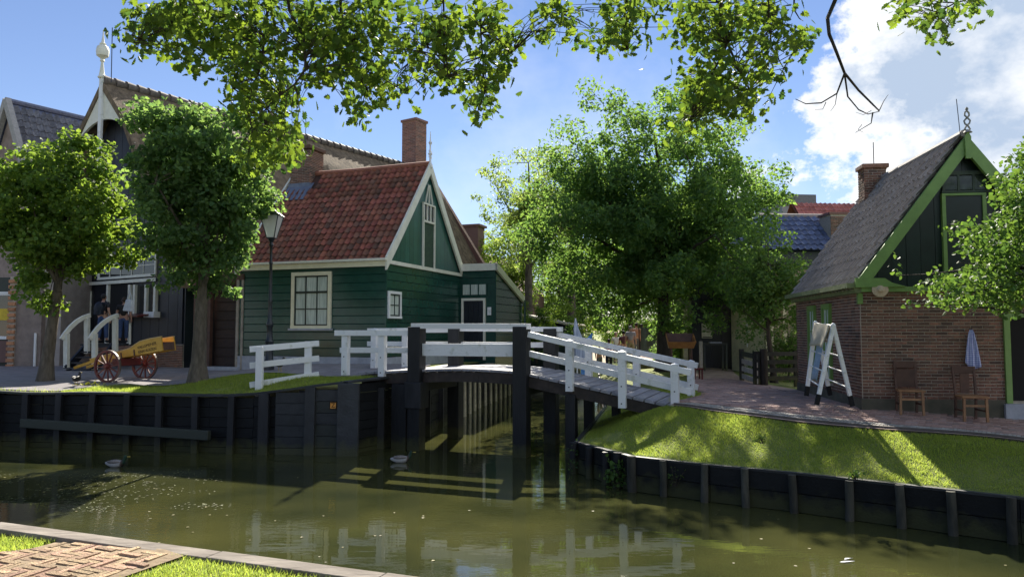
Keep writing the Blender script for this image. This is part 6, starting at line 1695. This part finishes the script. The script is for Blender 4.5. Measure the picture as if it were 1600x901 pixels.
blobs = [z5(60, 150, 45, 50, .8), z5(110, 205, 30, 25, .7), z5(120, 90, 60, 70), z5(240, 120, 90, 110), z5(230, 40, 130, 60), z5(350, 60, 100, 80, 1), z5(320, 210, 70, 50), z5(440, 150, 80, 110, 1), z5(420, 230, 55, 45, .9),
         z5(520, 60, 110, 80), z5(560, 190, 90, 90, .9), z5(480, 290, 75, 60, .9), z5(600, 300, 80, 70, .9), z5(530, 390, 90, 60, .9), z5(620, 430, 80, 60, .8), z5(660, 370, 50, 45, .8), z5(590, 520, 100, 70, 1.2), z5(530, 590, 80, 50, 1), z5(650, 560, 55, 60, 1),
         z5(700, 60, 100, 80), z5(720, 180, 60, 70, .8), z5(760, 290, 50, 50, .7), z5(820, 130, 90, 90, .9), z5(850, 250, 80, 60, .9), z5(940, 70, 100, 90), z5(960, 180, 80, 80), z5(970, 280, 70, 60, .9), z5(920, 400, 50, 65, 1), z5(960, 345, 45, 50, .9), z5(1050, 310, 45, 40, .8), z5(1100, 350, 32, 48, 1), z5(1010, 40, 35, 60),
         z5(1120, 60, 60, 50, .9), z5(1120, 190, 40, 80, 1), z5(1170, 180, 50, 40, .8), z5(1240, 70, 70, 80, 1), z5(1250, 190, 70, 80, 1), z5(1270, 300, 50, 55, 1), z5(1200, 260, 35, 45, .7), z5(1400, 50, 80, 60, 1), z5(1460, 170, 75, 65, 1.1), z5(1420, 270, 75, 60, 1), z5(1380, 410, 60, 50, 1.1), z5(1390, 340, 40, 40, .8), z5(1330, 120, 50, 50, .8),
         z6(110, 30, 70, 35, 1), z6(80, 90, 45, 40, 1), z6(150, 100, 40, 25, .8), z6(310, 40, 85, 50, 1.2), z6(300, 110, 80, 50, 1.1), z6(330, 150, 25, 30, .9), z6(420, 20, 40, 30, .6),
         z6(560, 30, 100, 45, 1), z6(500, 110, 45, 35, .8), z6(600, 100, 80, 60, .9), z6(700, 50, 90, 60, 1), z6(800, 60, 70, 60, .9), z6(860, 130, 45, 45, .9), z6(760, 150, 60, 50, .8), z6(600, 190, 60, 50, .8), z6(680, 230, 80, 50, .9), z6(800, 230, 60, 35, .8), z6(570, 260, 55, 35, .8), z6(500, 250, 35, 35, .6),
         z6(560, 320, 70, 50, 1.1), z6(640, 340, 60, 50, 1), z6(720, 340, 55, 45, .9), z6(520, 390, 45, 40, 1), z6(620, 300, 80, 40, .9), z6(910, 105, 15, 15, .8),
         z6(1205, 30, 35, 35, 1.1), z6(1310, 50, 60, 35, 1.1), z6(1340, 105, 40, 30, 1), z6(1400, 15, 60, 22, 1)]
for k in range(24):        # the boughs go on above the view
    if k not in (13, 19): blobs.append((120 + k * 62 + rng.uniform(-20, 20), rng.uniform(-150, -75), 60, 55, .8))
C = foliage(blobs, (7.2, 9.4), 3.1, .115, 'oak', leafo, oak, 300, rng, 'leaves')
for o in [c for c in oak.children]:
    if o.data: o.matrix_basis = OI
q = MB(); q.tube([(-1.2, -3.2, 1.0), (-1.2, -3.2, 1.6), (-1.15, -3.1, 4), (-1.0, -2.9, 7.5)], [.62, .48, .40, .34], 14); q.build('trunk', bark, oak, smooth=True, M=OI)
q = MB()
def pxl(pts, Y, r0, r1, seg=6):
    P = [at(x, y, Y + .25 * math.sin(i * 1.3)) for i, (x, y) in enumerate(pts)]
    q.tube(P, [r0 + (r1 - r0) * i / (len(P) - 1) for i in range(len(P))], seg)
    return P
heads = []; BP = []
def zz5(L_): return [(180 + x / 2.424, y / 2.424) for x, y in L_]
def zz6(L_): return [(820 + x / 2.051, y / 2.051) for x, y in L_]
br_ = [zz5([(590, -120), (585, 0), (565, 110), (560, 200), (545, 270), (520, 330), (500, 420), (520, 500)]), zz5([(585, 0), (480, 60), (400, 170), (340, 200)]), zz5([(640, -100), (660, 40), (715, 150), (722, 260), (680, 320), (600, 380), (520, 470)]),
       zz5([(850, -90), (855, 50), (870, 150), (900, 250), (950, 340), (930, 420)]), zz5([(560, 200), (620, 170), (720, 150)]), zz5([(260, -80), (240, 60), (140, 140), (60, 160)]), zz5([(720, 250), (780, 270), (860, 260)]), zz5([(900, 250), (1000, 290), (1100, 350)]),
       zz5([(1240, -90), (1245, 60), (1247, 180), (1260, 290)]), zz5([(1245, 100), (1180, 170), (1110, 240)]), zz5([(1380, -80), (1385, 130), (1395, 260), (1400, 350), (1370, 430)]), zz5([(1385, 100), (1450, 150), (1500, 200)]), zz5([(460, -80), (450, 60), (455, 250), (440, 380)]),
       zz6([(630, -90), (628, 60), (650, 140), (680, 210), (720, 290), (700, 350)]), zz6([(650, 140), (600, 240), (560, 330), (520, 400)]), zz6([(760, -60), (800, 70), (900, 110)]), zz6([(780, 20), (790, 150), (830, 220)]), zz6([(330, -60), (320, 60), (330, 160)]), zz6([(120, -60), (110, 40), (80, 100)]),
       zz6([(1340, -60), (1320, 40), (1340, 110)]), zz6([(1400, -40), (1380, 10), (1300, 50)])]
for i, b in enumerate(br_):
    q = MB(); P = pxl(b, 8.1 + .5 * math.sin(i * 2.2), .022 if len(b) > 5 else .013, .004); q.build('hanging_branch', barkd, oak, smooth=True, M=OI); heads.append(P[0]); BP += [a_.lerp(b2_, t_) for a_, b2_ in zip(P[:-1], P[1:]) for t_ in (0, .33, .66)]; BP.append(P[-1])
q = MB()
root = Vector((-1.0, -2.9, 7.3))
for i, hd in enumerate(heads):
    if hd.z < at(500, -10, hd.y).z: continue
    mid = root.lerp(hd, .55) + Vector((0, 0, 1.4)); q.tube([root, root.lerp(mid, .5) + Vector((0, 0, .5)), mid, mid.lerp(hd, .6) + Vector((0, 0, .25)), hd], [.16, .11, .07, .04, .02], 7)
q.build('limbs', bark, oak, smooth=True, M=OI)
# twigs from leaf clusters to nearest branch
q = MB(); BPn = np.array([tuple(p) for p in BP])
for c in C:
    d_ = np.linalg.norm(BPn - c, axis=1); i = int(np.argmin(d_))
    if d_[i] < .75:
        a_ = BP[i]; b2_ = Vector(c); m2 = a_.lerp(b2_, .5) + Vector((random.uniform(-.06, .06), random.uniform(-.06, .06), random.uniform(0, .08)))
        q.tube([a_, m2, b2_], [.006, .004, .002], 4, cap=False)
q.build('twigs', barkd, oak, smooth=True, M=OI)
# bare hanging branch
q = MB()
pxl(zz6([(1003, -60), (995, 0), (970, 60), (975, 110), (1000, 170), (1025, 235), (1070, 290), (1110, 330), (1135, 355)]), 8.0, .026, .008, 7)
pxl(zz6([(1025, 235), (1000, 300), (950, 330), (900, 333), (868, 318)]), 8.0, .012, .004); pxl(zz6([(1025, 238), (1035, 310), (1070, 352), (1100, 366), (1137, 357)]), 8.05, .011, .004); pxl(zz6([(1115, 362), (1110, 395), (1060, 425)]), 8.1, .009, .003)
pxl(zz6([(1137, 352), (1150, 325), (1165, 303)]), 8.1, .006, .002); pxl(zz6([(1000, 302), (995, 335), (980, 357)]), 8.1, .005, .002); pxl(zz6([(965, 328), (955, 350), (930, 352)]), 8.1, .005, .002); pxl(zz6([(1080, 400), (1068, 415), (1085, 425)]), 8.1, .004, .002)
pxl(zz6([(865, -40), (862, 30), (880, 60), (892, 68)]), 8.0, .012, .003); pxl(zz6([(862, 30), (850, 62)]), 8.0, .005, .003); pxl(zz6([(1110, 355), (1085, 368), (1060, 360)]), 8.0, .004, .002)
q.build('bare_branch', barkd, oak, smooth=True, M=OI)

# ------------------------------------------------------------------ pear branches coming in from the right
rng = np.random.default_rng(91)
PB = (9.6, 10.6, 1.0)
pr_ = thing('pear_tree', PB, 0, 'fruit tree leaning in from the right edge across the small brick house', 'tree')
PI_ = Matrix.Translation((-PB[0], -PB[1], -PB[2]))
def z3(x, y, rx_, ry_, d=1): return (1370 + x / 3.004, 200 + y / 3.004, rx_ / 3.004, ry_ / 3.004, d)
bl = [z3(650, 180, 60, 60, .8), z3(600, 260, 60, 60, .9), z3(640, 330, 60, 60, 1.3), z3(560, 310, 30, 40, .5), z3(660, 420, 60, 80, 1.5), z3(590, 440, 50, 60, 1.0), z3(540, 500, 70, 60, 1.0), z3(450, 480, 60, 50, .8), z3(370, 460, 45, 35, .5), z3(430, 560, 50, 50, .8), z3(520, 590, 70, 60, 1.4), z3(640, 550, 60, 80, 1.6),
      z3(600, 680, 80, 50, 1.6), z3(480, 680, 70, 45, 1.3), z3(400, 720, 60, 40, 1.2), z3(330, 740, 60, 40, 1.0), z3(270, 690, 25, 35, .5), z3(90, 650, 16, 45, .5), z3(230, 760, 50, 28, .8), z3(170, 825, 45, 12, .7), z3(300, 810, 60, 30, 1.2), z3(420, 800, 70, 45, 1.4), z3(540, 780, 80, 50, 1.7), z3(640, 780, 60, 60, 1.8), z3(620, 850, 70, 30, 1.2), z3(400, 850, 40, 15, .8),
      (1612, 260, 20, 50, 1.2), (1625, 380, 30, 90, 1.6), (1655, 330, 40, 110, 1.2), (1690, 400, 50, 100, 1), (1720, 300, 60, 90, .9), (1780, 380, 70, 110, .9), (1840, 320, 70, 110, .8), (1760, 220, 70, 60, .7), (1900, 400, 60, 90, .7)]
foliage(bl, (10.2, 11.9), 8.5, .070, 'broad', leafp, pr_, 0, rng, 'leaves')
for o in [c for c in pr_.children]: o.matrix_basis = PI_
q = MB()
b0 = Vector((9.6, 10.6, .8)); b1_ = Vector((9.7, 10.8, 3.2)); q.tube([b0, (9.7, 10.7, 1.9), b1_, (9.5, 10.9, 4.2), (9.2, 11, 5.4)], [.15, .12, .10, .07, .03], 9)
q.build('trunk', barkd, pr_, smooth=True, M=PI_)
q = MB()
for tgt in ((1440, 470), (1400, 430), (1480, 350), (1430, 455), (1560, 300), (1500, 410), (1550, 440), (1500, 460), (1575, 270), (1427, 474)):
    e = at(tgt[0], tgt[1], 11.1); s_ = b1_.lerp(Vector((9.5, 10.9, 4.4)), random.random()); limb(q, s_, e, .035, .005, .06, 6, 5)
q.build('limbs', barkd, pr_, smooth=True, M=PI_)

# plants at the waterline of the right bank
def plant(name, px, py, Y, r, hgt, label, n=150, size=.05, lm=leafa, seed=1, z=None):
    rg = np.random.default_rng(seed); p = at(px, py, Y); t = thing(name, tuple(p), 0, label, 'plant')
    P = rg.normal(size=(n, 3)) * np.array([r, r * .5, hgt * .3]) + np.array([0, 0, hgt * .5]); V, F = leaf_arrays(P, rg.normal(size=(n, 3)) + np.array([0, -.6, .5]), size, 'broad', rg)
    o = link('leaves', npmesh('leaves', V, F, lm), t); o['kind'] = 'stuff'
    q = MB()
    for k in range(7): q.tube([(rg.uniform(-.05, .05), 0, -.05), tuple(P[k] * .6), tuple(P[k])], .006, 4)
    q.build('stem', barkd, t)
plant('waterside_plant', 966, 762, 13.75, .13, .52, 'green leafy plant growing at the waterline by the low edging', 200, .075, leafp, 1)
plant('waterside_plant', 902, 735, 15.2, .10, .5, 'small plant clinging to the first post of the low edging', 120, .055, leafb, 2)
plant('yellow_flowers', 140, 611, 20.0, .20, .22, 'small patch of yellow flowers at the grass edge by the cart wheel', 160, .07, mat('yellow_petal', (.75, .68, .08), (.55, .55, .05), scale=5), 3)
plant('waterside_plant', 1054, 755, 12.95, .08, .30, 'tiny leafy sprig on the low edging boards right of the leafy plant', 26, .045, leafp, 4)

# ------------------------------------------------------------------ grass blades
def grass(name, poly, hf, n, hgt, w, label, box, lm=grassm, seed=1, excl=None, dens=None):
    rg = np.random.default_rng(seed); P = []
    xs = rg.uniform(box[0], box[1], n * 3); ys = rg.uniform(box[2], box[3], n * 3)
    for x, y in zip(xs, ys):
        if len(P) >= n: break
        if not inpoly(x, y, poly): continue
        if excl and excl(x, y): continue
        P.append((x, y, hf(x, y) - .005))
    P = np.array(P); k = len(P)
    a = rg.uniform(0, 6.28, k); d = np.stack([np.cos(a), np.sin(a), np.zeros(k)], 1); l = rg.normal(size=(k, 3)) * .45; l[:, 2] = 1
    pt = np.sin(P[:, 0] * 2.3 + 1.0) * np.cos(P[:, 1] * 2.9) * .35 + 1
    hh = (hgt * rg.uniform(.5, 1.4, k) * pt)[:, None]
    V = np.stack([P - d * w / 2, P + d * w / 2, P + l * hh], 1).reshape(-1, 3); F = np.arange(k * 3).reshape(-1, 3)
    o = link(name, npmesh(name, V, F, lm)); tag(o, label, 'grass', kind='stuff'); return o
near_left = [(-14, 8.9), (-4.3, 5.95), (-3.45, 5.68), (-3.6, 5.45), (-5.0, 4.9), (-7, 3.8), (-14, 3.8)]
near_right = [(-2.5, 5.30), (-2.1, 5.16), (-.84, 4.68), (1.5, 3.85), (1.5, 2.5), (-1.2, 2.5), (-1.9, 3.8), (-2.55, 4.7), (-2.28, 5.18)]
grass('grass', near_left, hN, 42000, .036, .008, 'bright short grass on the near bank left of the landing', (-7.5, -3.3, 3.8, 7.2), seed=1)
grass('grass', near_right, hN, 34000, .036, .008, 'bright short grass on the near bank right of the landing', (-2.7, 1.2, 3.2, 5.4), seed=2)
lawn = [(1.9, 17.4), (1.48, 15.3), (2.3, 13.65), (3.45, 12.82), (4.65, 12.11), (7.05, 10.37), (14, 5.60), (18, 4.6), (12, 8.95), (9.4, 10.85), (7.6, 12.15), (6.2, 13.15), (5.0, 13.95), (4.0, 14.7), (3.4, 15.5), (3.0, 16.4)]
grass('grass', lawn, hR, 110000, .042, .011, 'green lawn sloping from the brick path down to the low edging', (1.3, 10.5, 8.0, 17.4), seed=3)
grass('grass', [(1.95, 17.4), (2.7, 21), (5.2, 21), (4.7, 17.8), (3.95, 16.7), (3.0, 16.4)], hR, 12000, .05, .012, 'shady grass patch behind the right end of the bridge', (1.9, 5.2, 16.4, 21), seed=4)
grass('grass', [(-11.6, 18.85), (-11.4, 18.6), (-6.2, 17.7), (-4.0, 17.5), (-3.3, 18.6), (-3.9, 18.7), (-4.6, 18.95), (-6.3, 19.7), (-8.5, 20.0), (-10.4, 19.9), (-11.2, 19.3)], hL, 26000, .06, .014, 'strip of grass along the quay in front of the street', (-14.2, -3.3, 17.4, 21), seed=5)
edge_l = [(x_, y_) for x_, y_ in [(1.42, 15.3), (2.26, 13.59), (3.42, 12.75), (4.62, 12.04), (7.02, 10.31), (12, 6.5), (12.06, 6.62), (7.09, 10.43), (4.69, 12.16), (3.49, 12.87), (2.36, 13.67), (1.54, 15.32)]]
grass('grass', edge_l, hR, 5200, .085, .012, 'longer unmown tufts hanging over the low right edging', (1.3, 10, 7.5, 15.5), seed=11)
grass('grass', [(-14.2, 19.08), (-13, 18.8), (-6.2, 17.66), (-4.0, 17.46), (-4.0, 17.6), (-6.2, 17.8), (-13, 18.95), (-14.2, 19.2)], hL, 3000, .10, .014, 'ragged grass tufts along the top of the left quay wall', (-14.2, -3.9, 17.4, 19.3), seed=12)
# scattered clover and dandelion clumps on the lawn
plant('lawn_weed', 1190, 688, 12.9, .07, .10, 'pale clover clump in the middle of the right lawn', 40, .05, leafy, 7)
plant('lawn_weed', 1336, 745, 11.25, .06, .10, 'broad-leaved weed near the edging of the right lawn', 40, .05, leafp, 8)
# fallen leaves drifting on the canal
rg = np.random.default_rng(12); P = []
while len(P) < 90:
    px, py = rg.uniform(0, 1600), rg.uniform(700, 890)
    if px < 420 and rg.random() < .9 or rg.random() < .35:
        p = atz(px, py, 0.004)
        if px < 250 and 740 < py < 780 or rg.random() < .25: P.append(tuple(p))
P = np.array(P); V, F = leaf_arrays(P, np.tile([0., 0, 1], (len(P), 1)) + rg.normal(size=(len(P), 3)) * .05, .045, 'broad', rg); V[:, 2] = np.maximum(V[:, 2], .003)
o = link('floating_leaves', npmesh('floating_leaves', V, F, mat('floating_leaf', (.22, .20, .07), (.12, .10, .04), vary=.3))); tag(o, 'tiny fallen leaves scattered on the canal surface', 'leaves', kind='stuff')
rg = np.random.default_rng(31); P = []
for k in range(26):
    cx0, cy0 = rg.uniform(-10, 330), rg.uniform(732, 800)
    for _ in range(int(rg.uniform(10, 45))):
        p = atz(cx0 + rg.normal() * 26, cy0 + rg.normal() * 3.0, 0.004); P.append(tuple(p))
P = np.array(P); V, F = leaf_arrays(P, np.tile([0., 0, 1], (len(P), 1)) + rg.normal(size=(len(P), 3)) * .05, .055, 'oval', rg); V[:, 2] = np.maximum(V[:, 2], .003)
o = link('pondweed', npmesh('pondweed', V, F, mat('pondweed_green', (.12, .13, .045), (.06, .07, .025), vary=.4))); tag(o, 'streaks of pondweed flecks floating on the left part of the canal', 'pondweed', kind='stuff')
print('objects', len(bpy.data.objects))
